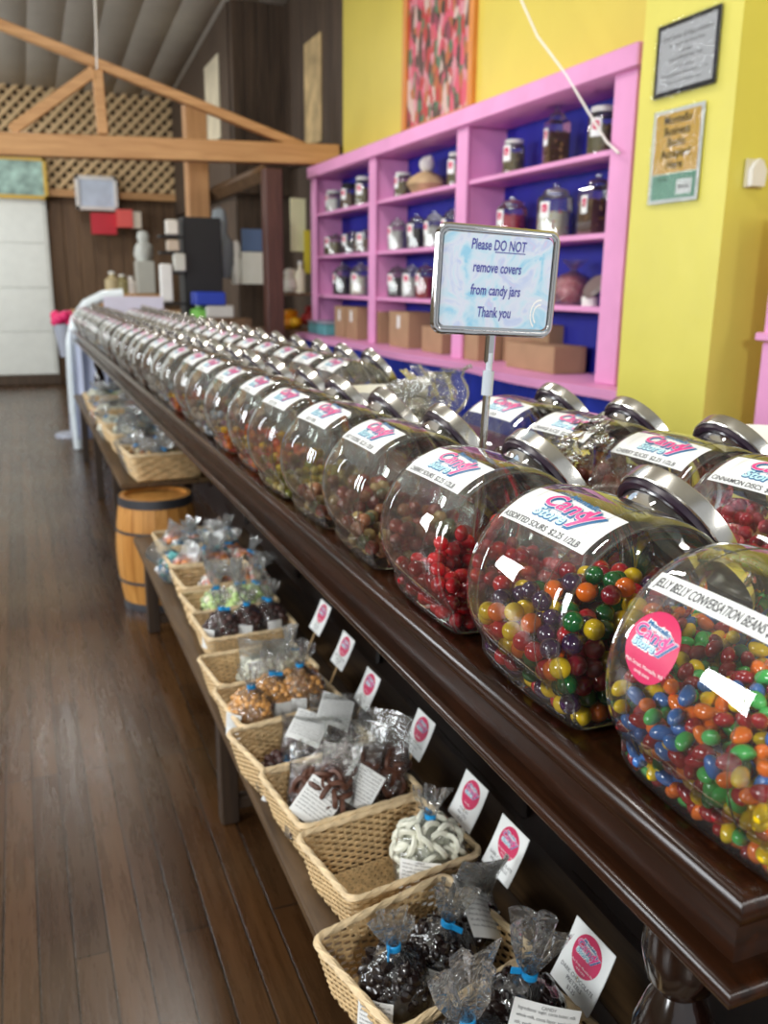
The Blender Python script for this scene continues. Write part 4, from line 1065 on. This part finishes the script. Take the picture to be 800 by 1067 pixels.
mb.build('cloth', mat('royal_blue_cloth', (26, 48, 168), .75, var=.1), cb)

# items on the shelves
def jar_round(r, h, lidkind, col, label, x, y, z, tagc=True, fill=.6, group='jars on the pink shelves', boxy=False, cat='jar'):
    r *= 1.2
    t = empty('storage_jar', (x, y, z), (0, 0, R0.uniform(-.3, .3)), label, cat, group); T4 = TR(rot=(0, 0, PI / 4)) if boxy else None; seg = 4 if boxy else 28
    f = 1.25 if boxy else 1
    prof = [(0, .002), (r * .92 * f, .002), (r * f, r * .12), (r * f, h * .74), (r * .93 * f, h * .82), (r * .68 * (1 if boxy else 1), h * .87), (r * .68, h * .9)]
    mb = MB(); mb.lathe(prof, seg, T=T4, smooth=not boxy); mb.build('glass_body', GLASS, t)
    mb = MB(); rn = random.Random(int(y * 1000)); fh = h * fill
    mb.lathe([(0, .006), (r * .86 * f, .006), (r * .93 * f, r * .14), (r * .93 * f, fh), (0, fh + .01)], seg, T=T4, wob=lambda a, zz: 1 - .0, smooth=not boxy)
    for k in range(60):
        a = rn.uniform(0, 6.28); rr_ = r * .84; zz = rn.uniform(.015, fh) if k < 44 else fh; q = rr_ * (1 if k < 44 else math.sqrt(rn.random()))
        b = ico(.011, 6, 5, 1.2, 1, 1, dent=.3); mb.add(b.v, b.f, TR((q * math.cos(a), q * math.sin(a), zz), rand_rot(rn)), rn.randrange(len(col)))
    c = mb.build('contents', [mat('shelf_candy_%d_%d_%d' % q, q, .4) for q in col], t); c['kind'] = 'stuff'
    if lidkind == 'white': mb = MB(); mb.lathe([(0, h), (r * .82, h), (r * .86, h * .98), (r * .86, h * .885), (r * .8, h * .88), (0, h * .89)], 28); mb.build('lid', mat('white_lid', (232, 232, 226), .35), t)
    elif lidkind == 'black': mb = MB(); mb.lathe([(0, h), (r * .82, h), (r * .86, h * .98), (r * .86, h * .885), (0, h * .89)], 28); mb.build('lid', BLACKM, t)
    else:
        mb = MB(); mb.lathe([(r * .74, h * .885), (r * .72, h * .91), (r * .5, h * .97), (r * .16, h * .985), (r * .12, h * 1.0), (r * .22, h * 1.03), (r * .22, h * 1.06), (0, h * 1.08)], 28); mb.build('glass_lid', GLASS, t)
    if tagc:
        a0 = PI + .35; w_ = .30
        mb = MB(); mpj = lambda u, v, hh: ((r * 1.005 + hh) * f * math.cos(a0 - u / r), (r * 1.005 + hh) * f * math.sin(a0 - u / r), v)
        if boxy: mpj = lambda u, v, hh: (-r * .9 - hh - .002, -u - .0, v)
        sheet(mb, mpj, -.03, h * .38, .03, h * .38 + .085, 0, 0, 6, 2); disc(mb, mpj, 0, h * .38 + .052, .022, .0006, 6, 16)
        put_text(mb, 'Candy', 0, h * .38 + .045, .016, .001, 5, mpj); mb.build('label', LM, t)
    return t
def yat(px, x=2.69): return atx(px, 250, x)[1]
brn = [(96, 66, 36), (130, 96, 60)]; pnk = [(196, 40, 70), (220, 80, 110)]; wht = [(228, 224, 206), (236, 222, 160), (226, 130, 150)]; drk = [(38, 28, 30), (60, 46, 40)]
oli = [(110, 100, 60), (140, 126, 80)]; wm = [(226, 224, 220), (200, 196, 190)]; rd = [(180, 30, 36), (150, 20, 30)]
def J(px, shelf, r, h, lk, col, label, **k): return jar_round(r, h, lk, col, label, k.pop('x', 2.70), yat(px), {1: 2.0605, 2: 1.6955, 3: 1.3555, 4: 1.0005}[shelf], **k)
J(530, 1, .052, .19, 'white', oli, 'small white-lidded jar on the top shelf, right bay')
J(572, 1, .052, .27, 'glass', brn, 'tall square glass jar of brown candy on the top shelf', boxy=True)
J(619, 1, .062, .225, 'white', oli, 'white-lidded jar of olive candy, rightmost on the top shelf')
J(531, 2, .075, .235, 'glass', pnk, 'glass jar of pink-red candy with knobbed lid, right bay')
J(575, 2, .08, .26, 'glass', wht, 'large glass jar of pink, white and yellow candy, right bay', fill=.5)
J(618, 2, .066, .27, 'glass', brn, 'square glass jar of brown candy, rightmost on the second shelf', boxy=True)
J(418, 1, .055, .18, 'white', oli, 'white-lidded jar left of the white figure, middle bay')
J(472, 1, .05, .21, 'white', oli, 'slim white-lidded jar, rightmost on the top shelf of the middle bay')
for k, (px, cc) in enumerate(((413, wm), (433, drk), (451, wm), (469, brn))): J(px, 2, .062, .225, 'glass', cc, 'knobbed glass jar on the second shelf of the middle bay, %s' % ['leftmost', 'second from left', 'third from left', 'rightmost by the sign'][k])
for k, (px, cc) in enumerate(((413, drk), (428, wm), (443, rd))): J(px, 3, .062, .225, 'glass', cc, 'knobbed glass jar on the third shelf of the middle bay, %s' % ['dark candy inside', 'pale candy inside', 'red candy inside'][k])
for k, (px, lk, cc) in enumerate(((347, 'white', wm), (363, 'black', brn), (378, 'white', oli))): J(px, 1, .065, .19 + .02 * k, lk, cc, 'short jar on the top shelf of the far bay, %s' % ['leftmost, pale candy', 'black-lidded', 'rightmost, olive candy'][k])
for k, (px, cc) in enumerate(((348, oli), (367, drk), (380, brn))): J(px, 2, .085, .18, 'glass', cc, 'squat glass jar on the second shelf of the far bay, %s' % ['leftmost', 'middle, dark candy', 'rightmost'][k])
for k, (px, cc) in enumerate(((357, drk), (375, wht))): J(px, 3, .08, .25, 'glass', cc, 'tall glass jar on the third shelf of the far bay, %s' % ['dark candy', 'pale candy'][k])
# white figure in a wrapped basket
fg = empty('wrapped_basket', (2.70, yat(442), 2.0605), (0, 0, 0), 'wrapped gift basket with white round-headed plush on the top shelf', 'gift basket')
mb = MB(); mb.lathe([(0, .002), (.10, .002), (.14, .06), (.12, .1), (.05, .14), (0, .15)], 24, wob=lambda a, z: 1 + .04 * math.sin(9 * a)); mb.build('basket_body', mat('tan_wrap', (190, 160, 120), .6, var=.2), fg)
mb = MB(); mb.add(ico(.055, 18, 12).v, ico(.055, 18, 12).f, TR((0, 0, .19))); mb.add(ico(.02, 10, 8).v, ico(.02, 10, 8).f, TR((0, .045, .225))); mb.add(ico(.02, 10, 8).v, ico(.02, 10, 8).f, TR((0, -.045, .225))); mb.build('plush_head', mat('white_plush', (232, 228, 224), .8), fg)
# pink bag and small white tub on third shelf
pb = empty('candy_bag', (2.70, yat(598), 1.3555), (0, 0, .4), 'large bag of pink candy on the third shelf, right of the sign', 'bag of candy')
mb = contents_mesh('pastel', .12, .10, .17, 77); c = mb.build('contents', [mat('rose_candy', (196, 90, 110), .4), mat('rose_candy_light', (220, 130, 146), .4), MATS['rose_candy']], pb); c['kind'] = 'stuff'
film_tied(.125, .105, .17, .05, 4).build('clear_film', FILM, pb)
wb = empty('tub', (2.66, yat(619, 2.66), 1.3555), label='small white tub beside the bag of pink candy', cat='tub')
mb = MB(); mb.lathe([(0, 0), (.04, 0), (.045, .04), (.045, .045), (0, .045)], 20); mb.build('tub_body', MATS['white_lid'], wb)
mb = MB(); mb.lathe([(0, .05), (.07, .05), (.074, .055), (.06, .07), (0, .075)], 24, T=TR((.05, -.02, .06), (0, -.9, 0))); mb.build('lid', mat('grey_lid', (120, 104, 100), .3), wb)
# cardboard boxes
def carton(px, w, d, h, label, x=2.70, z=1.0005, rz=0., tape=True):
    t = empty('cardboard_box', (x, yat(px, x), z), (0, 0, rz), label, 'cardboard box', 'cardboard boxes on the pink ledge')
    mb = MB(); mb.box((0, 0, h / 2), (d, w, h), bev=.003); mb.build('carton', CARD, t)
    mb = MB(); mb.box((0, w * .25, h + .001), (d * 1.0, w * .49, .003)); mb.box((0, -w * .25, h + .001), (d * 1.0, w * .49, .003)); mb.build('flaps', CARD, t)
    if tape: mb = MB(); mb.box((-d / 2 - .001, 0, h * .72), (.002, .05, .09)); mb.build('shipping_label', PAPER, t)
    return t
carton(574, .50, .20, .14, 'long low cardboard box at the right end of the ledge', tape=False, x=2.68)
carton(560, .50, .10, .235, 'taller cardboard box behind the long low one', x=2.785, tape=False)
carton(508, .22, .2, .18, 'cardboard box behind the sign pole', x=2.68, tape=False)
carton(466, .32, .2, .17, 'cardboard box half hidden by the left edge of the sign', tape=False)
carton(431, .36, .22, .255, 'labelled cardboard box left of the sign in the middle bay')
carton(404, .20, .22, .24, 'labelled cardboard box next to the second pink upright')
carton(379, .27, .22, .26, 'labelled cardboard box in the far bay, right one')
carton(366, .25, .22, .26, 'labelled cardboard box in the far bay, left one')
tl = empty('storage_tote', (2.62, yat(341, 2.62), 1.0005), label='low teal plastic box on the far end of the pink ledge', cat='tote')
mb = MB(); mb.box((0, 0, .05), (.22, .5, .1), bev=.01); mb.build('tote_body', mat('teal_plastic', (90, 160, 165), .4), tl); mb = MB(); mb.box((0, 0, .11), (.24, .52, .02), bev=.006); mb.build('lid', mat('grey_plastic', (150, 156, 170), .4), tl)
mb = MB(); b_ = ico(.05, 12, 8); mb.add(b_.v, b_.f, TR((2.45, 8.35, 1.09), sc=(1, 1.6, 1))); tag(mb.build('yellow_pouch', mat('bright_yellow', (226, 170, 20), .5)), 'bright yellow pouch beyond the far end of the pink shelves', 'pouch')
# second pink unit at the right edge
p = atx(792, 330, 2.50)
s2 = empty('shelf_unit', (2.68, 2.0, 0), label='second pink shelf unit just entering at the right edge, past the column', cat='shelves')
yy = atx(787, 400, 2.5)[1]
mb = MB(); mb.box((0, yy - 2.0 - .02, 1.5), (.34, .04, .45), bev=.004); mb.build('side_panel', PINKP, s2)
mb = MB(); mb.box((-.01, yy - 2.3, .98 + .3), (.36, .64, .03), bev=.004); mb.build('shelf', PINKP, s2)
mb = MB(); mb.box((0, yy - 2.3, .63), (.34, .6, 1.26), bev=.004); mb.build('base_cabinet', PINKP, s2)

# framed picture on the yellow wall
fp = empty('framed_picture', (2.835, 6.1, 3.05), label='tall painting of red and pink shapes in an orange wood frame on yellow wall', cat='picture')
OF = wood('orange_frame', (196, 120, 50), (222, 150, 80), rough=.4, axis='Z')
W2, zb, zt = .54, -.50, .65
mb = MB()
for y in (-W2, W2): mb.box((0, y, (zb + zt) / 2), (.05, .06, zt - zb), bev=.006)
for z in (zb, zt): mb.box((0, 0, z), (.05, 2 * W2 + .06, .06), bev=.006)
mb.build('frame', OF, fp)
m = mat('painted_canvas', (200, 80, 90), .5); nt = m.node_tree; b = nt.nodes['Principled BSDF']
tc = _node(nt, 'ShaderNodeTexCoord'); mp = _node(nt, 'ShaderNodeMapping'); mp.inputs['Scale'].default_value = (1, 12, 6.5); nt.links.new(tc.outputs['Object'], mp.inputs[0])
vz = _node(nt, 'ShaderNodeTexVoronoi'); vz.inputs['Scale'].default_value = 1.6; vz.inputs['Randomness'].default_value = 1
nz = _node(nt, 'ShaderNodeTexNoise'); nz.inputs['Scale'].default_value = 1.1; nt.links.new(mp.outputs[0], nz.inputs['Vector'])
av = _node(nt, 'ShaderNodeVectorMath', operation='ADD'); nt.links.new(mp.outputs[0], av.inputs[0]); nt.links.new(nz.outputs['Color'], av.inputs[1]); nt.links.new(av.outputs[0], vz.inputs['Vector'])
sx = _node(nt, 'ShaderNodeSeparateColor'); nt.links.new(vz.outputs['Color'], sx.inputs[0])
rp = _node(nt, 'ShaderNodeValToRGB'); cr = rp.color_ramp; cr.interpolation = 'CONSTANT'; cr.elements[0].color = (*lin((206, 86, 110)), 1); cr.elements[1].position = .84; cr.elements[1].color = (*lin((70, 60, 50)), 1)
for pz, cc in ((.14, (180, 60, 60)), (.28, (206, 140, 150)), (.38, (84, 116, 88)), (.5, (176, 104, 60)), (.6, (206, 180, 170)), (.68, (90, 66, 60)), (.76, (140, 66, 84))): e = cr.elements.new(pz); e.color = (*lin(cc), 1)
nt.links.new(sx.outputs[0], rp.inputs['Fac']); nt.links.new(rp.outputs['Color'], b.inputs['Base Color'])
mb = MB(); mb.box((.01, 0, (zb + zt) / 2), (.02, 2 * W2, zt - zb)); mb.build('canvas', m, fp)

# notices on the column
CX = 2.412
def wallsheet(name, pts, label, cat):
    """pts: near pixel corners on the column front"""
    (y0, z0), (y1, z1) = pts
    return empty(name, (CX, (y0 + y1) / 2, (z0 + z1) / 2), (0, 0, 0), label, cat)
def cmap(u, v, h): return (-.001 - h, -u, v)
t = wallsheet('certificate', ((2.80, 2.17), (3.15, 2.43)), 'black-bordered certificate in a clear sleeve on the yellow column', 'certificate')
mb = MB(); sheet(mb, cmap, -.175, -.13, .175, .13, .0, 0, 1, 1); mb.build('border', BLACKM, t)
mb = MB(); sheet(mb, cmap, -.155, -.112, .155, .112, .001, 0, 1, 1)
for k, (s_, sz) in enumerate((('Certificate of Appreciation', .026), ('Presented to the Candy Store', .016), ('with thanks', .014), ('FOR SUPPORTING THE', .018), ('in our community', .014), ('for your generous gift and kind support', .016), ('signed this year with great thanks', .014))):
    put_text(mb, s_, 0, .066 - k * .026, sz, .0016, 1, cmap, maxw=.28)
mb.build('certificate_sheet', [mat('pale_grey_paper', (206, 206, 210), .3), PRICEINK], t)
mb = MB(); mb.grid(lambda a, b: (-.006 - .002 * noise.noise(Vector((a * 6, b * 5, 2))), .185 - .37 * a, -.14 + .28 * b), 14, 12); mb.build('clear_sleeve', thin('sleeve_plastic', bump=.8, bscale=16, rough=.05, base=.02, gain=.8), t)
t = wallsheet('notice', ((2.84, 1.77), (3.13, 2.12)), 'orange and green laminated notice saying bucks accepted here on the column', 'notice')
ORN = mat('notice_orange', (232, 184, 84), .4); GRN = mat('notice_green', (120, 176, 150), .4)
mb = MB(); sheet(mb, cmap, -.145, -.172, .145, .172, 0, 3, 1, 1); sheet(mb, cmap, -.128, -.062, .128, .158, .001, 0, 1, 1); sheet(mb, cmap, -.128, -.158, .128, -.066, .001, 2, 1, 1)
for k, s_ in enumerate(('Montello', 'Business', 'Bucks', 'Accepted', 'Here')): put_text(mb, s_, 0, .118 - k * .041, .044, .0016, 1, cmap, off=.0008)
sheet(mb, cmap, .02, -.145, .11, -.09, .0014, 3, 1, 1); put_text(mb, 'Bucks', .065, -.125, .026, .002, 1, cmap); put_text(mb, 'Montello', -.06, -.09, .016, .002, 1, cmap)
mb.build('notice_sheet', [ORN, BLACKM, GRN, PAPER], t)
mb = MB(); mb.grid(lambda a, b: (-.005 - .002 * noise.noise(Vector((a * 6, b * 5, 5))), .15 - .30 * a, -.178 + .356 * b), 14, 12); mb.build('clear_sleeve', MATS['sleeve_plastic'], t)
q = aty(785, 181, 2.692)
t = empty('wall_plate', (q[0], 2.692, q[2]), label='small white switch plate with cover on the right face of the column', cat='switch plate')
mb = MB(); mb.box((0, -.003, 0), (.085, .008, .10), bev=.002); mb.build('plate', mat('ivory_plate', (220, 212, 180), .4), t)
mb = MB(); mb.prism([(-.03, -.045), (.03, -.045), (.034, .01), (.018, .035), (0, .05), (-.018, .035), (-.034, .01)], -.03, -.008, axis='Y'); mb.build('cover', mat('white_plastic', (236, 234, 236), .3), t)

# ================================================================== FAR BACKGROUND
def card(name, px0, py0, px1, py1, y, rgb, label, cat, th=.02, rough=.5, frame=None):
    a = aty(px0, py1, y); b_ = aty(px1, py0, y); w, h = b_[0] - a[0], b_[2] - a[2]
    t = empty(name, ((a[0] + b_[0]) / 2, y, (a[2] + b_[2]) / 2), label=label, cat=cat)
    mb = MB(); mb.box((0, 0, 0), (w, th, h), bev=.002); mb.build('sheet', rgb if not isinstance(rgb, tuple) else mat('far_%d_%d_%d' % rgb, rgb, rough), t)
    if frame:
        mb = MB(); fw_ = .05
        for s in (-1, 1): mb.box((s * (w / 2 + .02), -.01, 0), (fw_, th + .02, h + .09), bev=.004); mb.box((0, -.01, s * (h / 2 + .02)), (w + .09, th + .02, fw_), bev=.004)
        mb.build('frame', mat('far_%d_%d_%d' % frame, frame, .4), t)
    return t
m = mat('landscape_paint', (150, 180, 170), .5, var=.5, vscale=6)
card('framed_picture', -60, 168, 44, 200, 13.6, m, 'landscape painting in a gold frame above the white door', 'picture', frame=(214, 176, 70))
m = mat('pale_blue_picture', (196, 208, 226), .4, var=.15, vscale=5)
card('framed_picture', 83, 188, 118, 215, 13.55, m, 'small pale blue picture in a white frame on the back wall', 'picture', frame=(226, 224, 220))
card('red_sign', 96, 223, 120, 244, 13.5, (196, 40, 56), 'red and white sign box on the back wall', 'sign', th=.2)
card('red_sign', 122, 219, 137, 237, 13.4, (232, 96, 90), 'bright coral red sign box right of the darker red one', 'sign', th=.2)
card('white_box', 137, 221, 146, 238, 13.4, (226, 214, 196), 'cream box beside the coral red sign', 'box', th=.15)
card('poster', 213, 86, 229, 148, 11.0, (196, 192, 170), 'tall faded poster on the dark timber wall behind the truss', 'poster') if False else None
t = empty('poster', (2.24, (atx(213, 115, 2.24)[1] + atx(231, 115, 2.24)[1]) / 2, 3.42), label='tall faded cream poster on the far timber wall', cat='poster'); mb = MB(); mb.box((0, 0, 0), (.015, .75, .85), bev=.002); mb.build('sheet', mat('faded_cream', (206, 196, 170), .6, var=.15, vscale=4), t)
a = atx(300, 120, 2.84); b_ = atx(324, 15, 2.84)
t = empty('poster', (2.84, 8.95, 3.25), label='old yellowed poster with a dark figure on the upper timber wall', cat='poster')
mb = MB(); mb.box((0, 0, 0), (.015, .52, .95), bev=.002); mb.build('sheet', mat('yellowed_paper', (196, 170, 122), .6, var=.35, vscale=5), t)
# back counter items
def ware(px, py0, py1, y, r, rgb, label, name='bottle', cat='bottle', kind=0):
    a = aty(px, py1, y); b_ = aty(px, py0, y); h = b_[2] - a[2]
    t = empty(name, a, label=label, cat=cat); M_ = mat('far_%d_%d_%d' % rgb, rgb, .5)
    mb = MB()
    if kind == 0: mb.lathe([(0, 0), (r, 0), (r, h * .62), (r * .4, h * .78), (r * .35, h * .9), (0, h * .9)], 16)
    elif kind == 1: mb.lathe([(0, 0), (r * .7, 0), (r, h * .2), (r * .9, h * .5), (r * .5, h * .62), (r * .62, h * .8), (r * .45, h * .95), (0, h)], 16, wob=lambda a_, z: 1 + .12 * math.sin(3 * a_ + z * 9))
    else: mb.box((0, 0, h / 2), (2 * r, 2 * r, h), bev=.01)
    mb.build('body', M_, t)
    if kind == 0: mb = MB(); mb.lathe([(0, h * .9), (r * .42, h * .9), (r * .42, h), (0, h)], 12); mb.build('cap', MATS['white_lid'], t)
    return t
sh = empty('back_counter', (1.43, 12.9, 0), label='brown counter across the back of the shop with small wares', cat='counter')
mb = MB(); mb.box((0, 0, 1.05), (1.5, .6, .05), bev=.006); mb.build('worktop', PINE, sh); mb = MB(); mb.box((0, .02, .51), (1.44, .54, 1.02), bev=.006); mb.build('cabinet', BROWNP, sh)
ht = aty(100, 318, 12.9)[2]
ware(150, 240, 272, 12.7, .13, (206, 210, 204), 'pale plush figure standing on the back counter', 'plush_figure', 'plush', 1)
ware(152, 272, 306, 12.7, .12, (186, 186, 176), 'grey-white canister in front of the plush figure', 'canister', 'canister', 2)
ware(118, 283, 306, 12.7, .10, (186, 170, 130), 'tan bottle on the back counter, left one', kind=0)
ware(128, 286, 306, 12.7, .10, (150, 140, 96), 'olive bottle on the back counter, middle one', kind=0)
ware(137, 288, 306, 12.7, .08, (222, 214, 206), 'white bottle on the back counter, right one', kind=0)
mb = MB(); a = aty(135, 306, 12.7); mb.box((a[0], 12.7, (1.0755 + a[2] - .002) / 2), (.85, .3, a[2] - .002 - 1.0755), bev=.01); tag(mb.build('wooden_crate', PINE), 'pine crate on the back counter under the bottles', 'crate')
# black display stand with small wares
a = aty(182, 330, 8.4); b_ = aty(224, 228, 8.4)
bs = empty('display_stand', (a[0], 8.4, 0), label='tall black display stand with small white goods in front of the pine post', cat='display stand')
w = b_[0] - a[0]; mb = MB(); mb.box((w / 2 + .05, 0, b_[2] / 2), (w - .06, .3, b_[2]), bev=.01); mb.build('panel', BLACKM, bs)
for py_ in (245, 262, 283, 315): mb = MB(); mb.box((-.03, -.14, aty(180, py_, 8.2)[2] - .012), (.20, .18, .02)); mb.build('shelf', BLACKM, bs)
for k, (px, py0, py1, c) in enumerate(((179, 229, 245, (220, 216, 206)), (180, 250, 262, (196, 180, 160)), (187, 264, 283, (200, 200, 190)), (174, 275, 315, (226, 226, 222)))):
    ware(px, py0, py1, 8.2, .05, c, 'small pale packet on the black stand, %s' % ['topmost', 'second from top', 'third from top', 'tall one at the bottom'][k], 'packet', 'packet', 2)
zs_ = aty(302, 304.5, 8.4)[2] - .028
mb = MB(); mb.box((2.60, 8.42, zs_ + .012), (.5, .34, .024), bev=.003); tag(mb.build('wall_shelf', BROWNP), 'narrow brown wall shelf in the recess left of the pink unit', 'shelf')
# things hanging on the recess wall
ware(231, 215, 290, 8.6, .12, (116, 124, 128), 'grey hanging garment beside the black stand', 'hanging_garment', 'garment', 1)
ware(247, 250, 296, 8.6, .06, (226, 224, 214), 'slim white oval hanging piece by the calendar', 'hanging_ornament', 'ornament', 1)
card('calendar', 252, 239, 275, 262, 8.55, (84, 108, 140), 'blue photo half of the wall calendar', 'calendar')
card('calendar', 252, 263, 276, 296, 8.5, (214, 216, 200), 'white date half of the wall calendar', 'calendar')
card('notice', 303, 207, 318, 262, 8.45, (222, 222, 178), 'tall cream notice by the pink shelf end', 'notice')
card('notice', 317, 240, 323, 285, 8.4, (222, 206, 60), 'narrow bright yellow notice at the pink shelf end', 'notice')
ware(302, 279, 304, 8.4, .10, (226, 222, 206), 'round white jug left of the pink shelves', 'jug', 'jug', 1)
ware(313, 272, 305, 8.35, .05, (228, 222, 196), 'slim white bottle left of the pink shelves', 'bottle', 'bottle', 0)
mb = MB(); zc_ = aty(302, 342, 8.5)[2] - .003; mb.box((2.48, 8.6, zc_ / 2), (.66, .6, zc_), bev=.01); a = tag(mb.build('side_cabinet', BROWNP), 'brown cabinet in the recess behind the jars', 'cabinet')
ware(302, 322, 342, 8.5, .13, (232, 150, 24), 'orange-yellow bag on the side cabinet', 'pouch', 'pouch', 1)
ware(323, 318, 338, 8.45, .09, (150, 44, 44), 'red bundle on the side cabinet', 'pouch', 'pouch', 1)
ware(217, 304, 318, 8.06, .13, (30, 60, 170), 'royal blue box in front of the black stand', 'box', 'box', 2)
ware(208, 318, 331, 8.06, .08, (120, 190, 80), 'lime green tub below the blue box', 'tub', 'tub', 0)
ware(227, 318, 331, 8.06, .12, (196, 196, 190), 'pale grey box beside the green tub', 'box', 'box', 2)
zt_ = aty(217, 331, 8.06)[2] - .002
mb = MB(); mb.box((1.72, 8.05, zt_ / 2), (.42, .26, zt_), bev=.006); tag(mb.build('low_cabinet', BROWNP), 'brown cabinet under the blue box at the end of the back row of jars', 'cabinet')
# white board and draped end of the counter
a = aty(108, 331, 8.12); b_ = aty(168, 309, 8.12)
mb = MB(); mb.box(((a[0] + b_[0]) / 2, 8.02, (1.0505 + b_[2]) / 2), (b_[0] - a[0], .03, b_[2] - 1.0505), bev=.004); tag(mb.build('white_board', mat('lilac_white', (216, 214, 232), .5)), 'lilac-white board standing at the far end of the counter', 'board')
ar = empty('white_arch', (.45, 8.2, 0), label='white curved arch frame at the far end of the counter', cat='arch')
pts = [aty(u, v, 8.2) for u, v in ((78, 430), (75, 390), (74, 355), (79, 332), (90, 317), (108, 308), (128, 306))]
mb = MB(); mb.tube([(p[0] - .45, 0, p[2]) for p in pts], .045, seg=10); mb.build('arch_tube', mat('glossy_white', (226, 236, 240), .2), ar)
mb = MB(); mb.tube([(pts[0][0] - .45, 0, pts[0][2]), (pts[0][0] - .44, 0, .01)], .04, seg=10); mb.build('arch_foot', MATS['glossy_white'], ar)
dp = empty('white_drape', (.62, 8.12, 0), label='pale lilac cloth draped down the far end of the counter', cat='drape')
mb = MB(); mb.grid(lambda a, b: (-.22 + .5 * a, .02 + .03 * math.sin(a * 30), .1 + .95 * b), 30, 6); mb.build('cloth', mat('lilac_cloth', (196, 204, 226), .8), dp)
mb = MB(); b0 = aty(66, 332, 9.0)
for k in range(9): a = 2 * PI * k / 9; i_ = ico(.05, 8, 6); mb.add(i_.v, i_.f, TR((.07 * math.cos(a), .07 * math.sin(a), .03 * math.sin(3 * a))))
fl = empty('flower_stand', (b0[0], 9.0, 0), label='bunch of hot pink flowers on a pale stand by the aisle', cat='flowers')
mb.v = [(x, y, z + b0[2]) for x, y, z in mb.v]; mb.build('blooms', mat('hot_pink', (226, 40, 110), .5), fl)
mb = MB(); mb.tube([(0, 0, 0), (.02, 0, b0[2] - .03)], .02, seg=8); mb.lathe([(0, 0), (.16, 0), (.15, .03), (0, .03)], 20); mb.tube([(0, 0, b0[2] - .35), (.0, 0, b0[2] - .05)], [.05, .1], seg=12); mb.build('stand', mat('pale_grey_stand', (170, 176, 190), .4), fl)

# ================================================================== LIGHT
w = bpy.data.worlds.new('daylight'); SC.world = w; w.use_nodes = True
bg = w.node_tree.nodes['Background']; bg.inputs['Color'].default_value = (.93, .96, 1.0, 1); bg.inputs['Strength'].default_value = .7
def area(name, loc, target, sx, sy, power, col=(1, 1, 1)):
    l = bpy.data.lights.new(name, 'AREA'); l.shape = 'RECTANGLE'; l.size = sx; l.size_y = sy; l.energy = power; l.color = col
    o = bpy.data.objects.new(name, l); COL.objects.link(o); o.location = loc
    o.rotation_euler = (Vector(target) - Vector(loc)).to_track_quat('-Z', 'Y').to_euler(); return o
area('shop_window_light', (-3.9, .2, 2.2), (1.0, 1.2, .9), 1.4, 1.7, 210, (.93, .97, 1.0))
area('shop_window_light', (-3.9, 3.6, 2.2), (1.2, 4.0, 1.0), 1.4, 1.7, 210, (.93, .97, 1.0))
area('shop_window_light', (-3.9, 7.4, 2.2), (1.2, 7.6, 1.4), 1.4, 1.7, 190, (.93, .97, 1.0))
area('front_window_and_fill', (-.6, -2.8, 2.6), (1.4, 3.5, 1.0), .4, .32, 90, (1, .99, .96))
area('front_window_and_fill', (3.0, -2.6, 2.7), (2.5, 2.7, 1.7), 1.2, 1.2, 65, (1, .99, .96))  # added fill from the front that brightens the column's near side face
area('ceiling_lamp', (-.5, 1.4, 4.5), (.3, 1.6, 0), .22, 1.2, 70, (1, .97, .92))
area('ceiling_lamp', (.9, 5.2, 4.3), (.9, 5.2, 0), .22, 1.2, 80, (1, .97, .92))
area('ceiling_lamp', (.2, 10.5, 4.0), (.2, 10.5, 0), .22, 1.2, 70, (1, .97, .92))
area('back_window_light', (-3.0, 11.8, 2.4), (.2, 12.8, 1.6), 1.4, 1.8, 120, (.95, .98, 1.0))

SC.view_settings.view_transform = 'Standard'; SC.view_settings.look = 'None'; SC.view_settings.gamma = 1; SC.view_settings.exposure = -.38
SC.view_settings.use_curve_mapping = False
SC.cycles.use_denoising = True
SC.cycles.max_bounces = 8; SC.cycles.diffuse_bounces = 4; SC.cycles.glossy_bounces = 4; SC.cycles.transparent_max_bounces = 40
SC.cycles.transmission_bounces = 4; SC.cycles.caustics_reflective = False; SC.cycles.caustics_refractive = False
SC.cycles.sample_clamp_indirect = 6
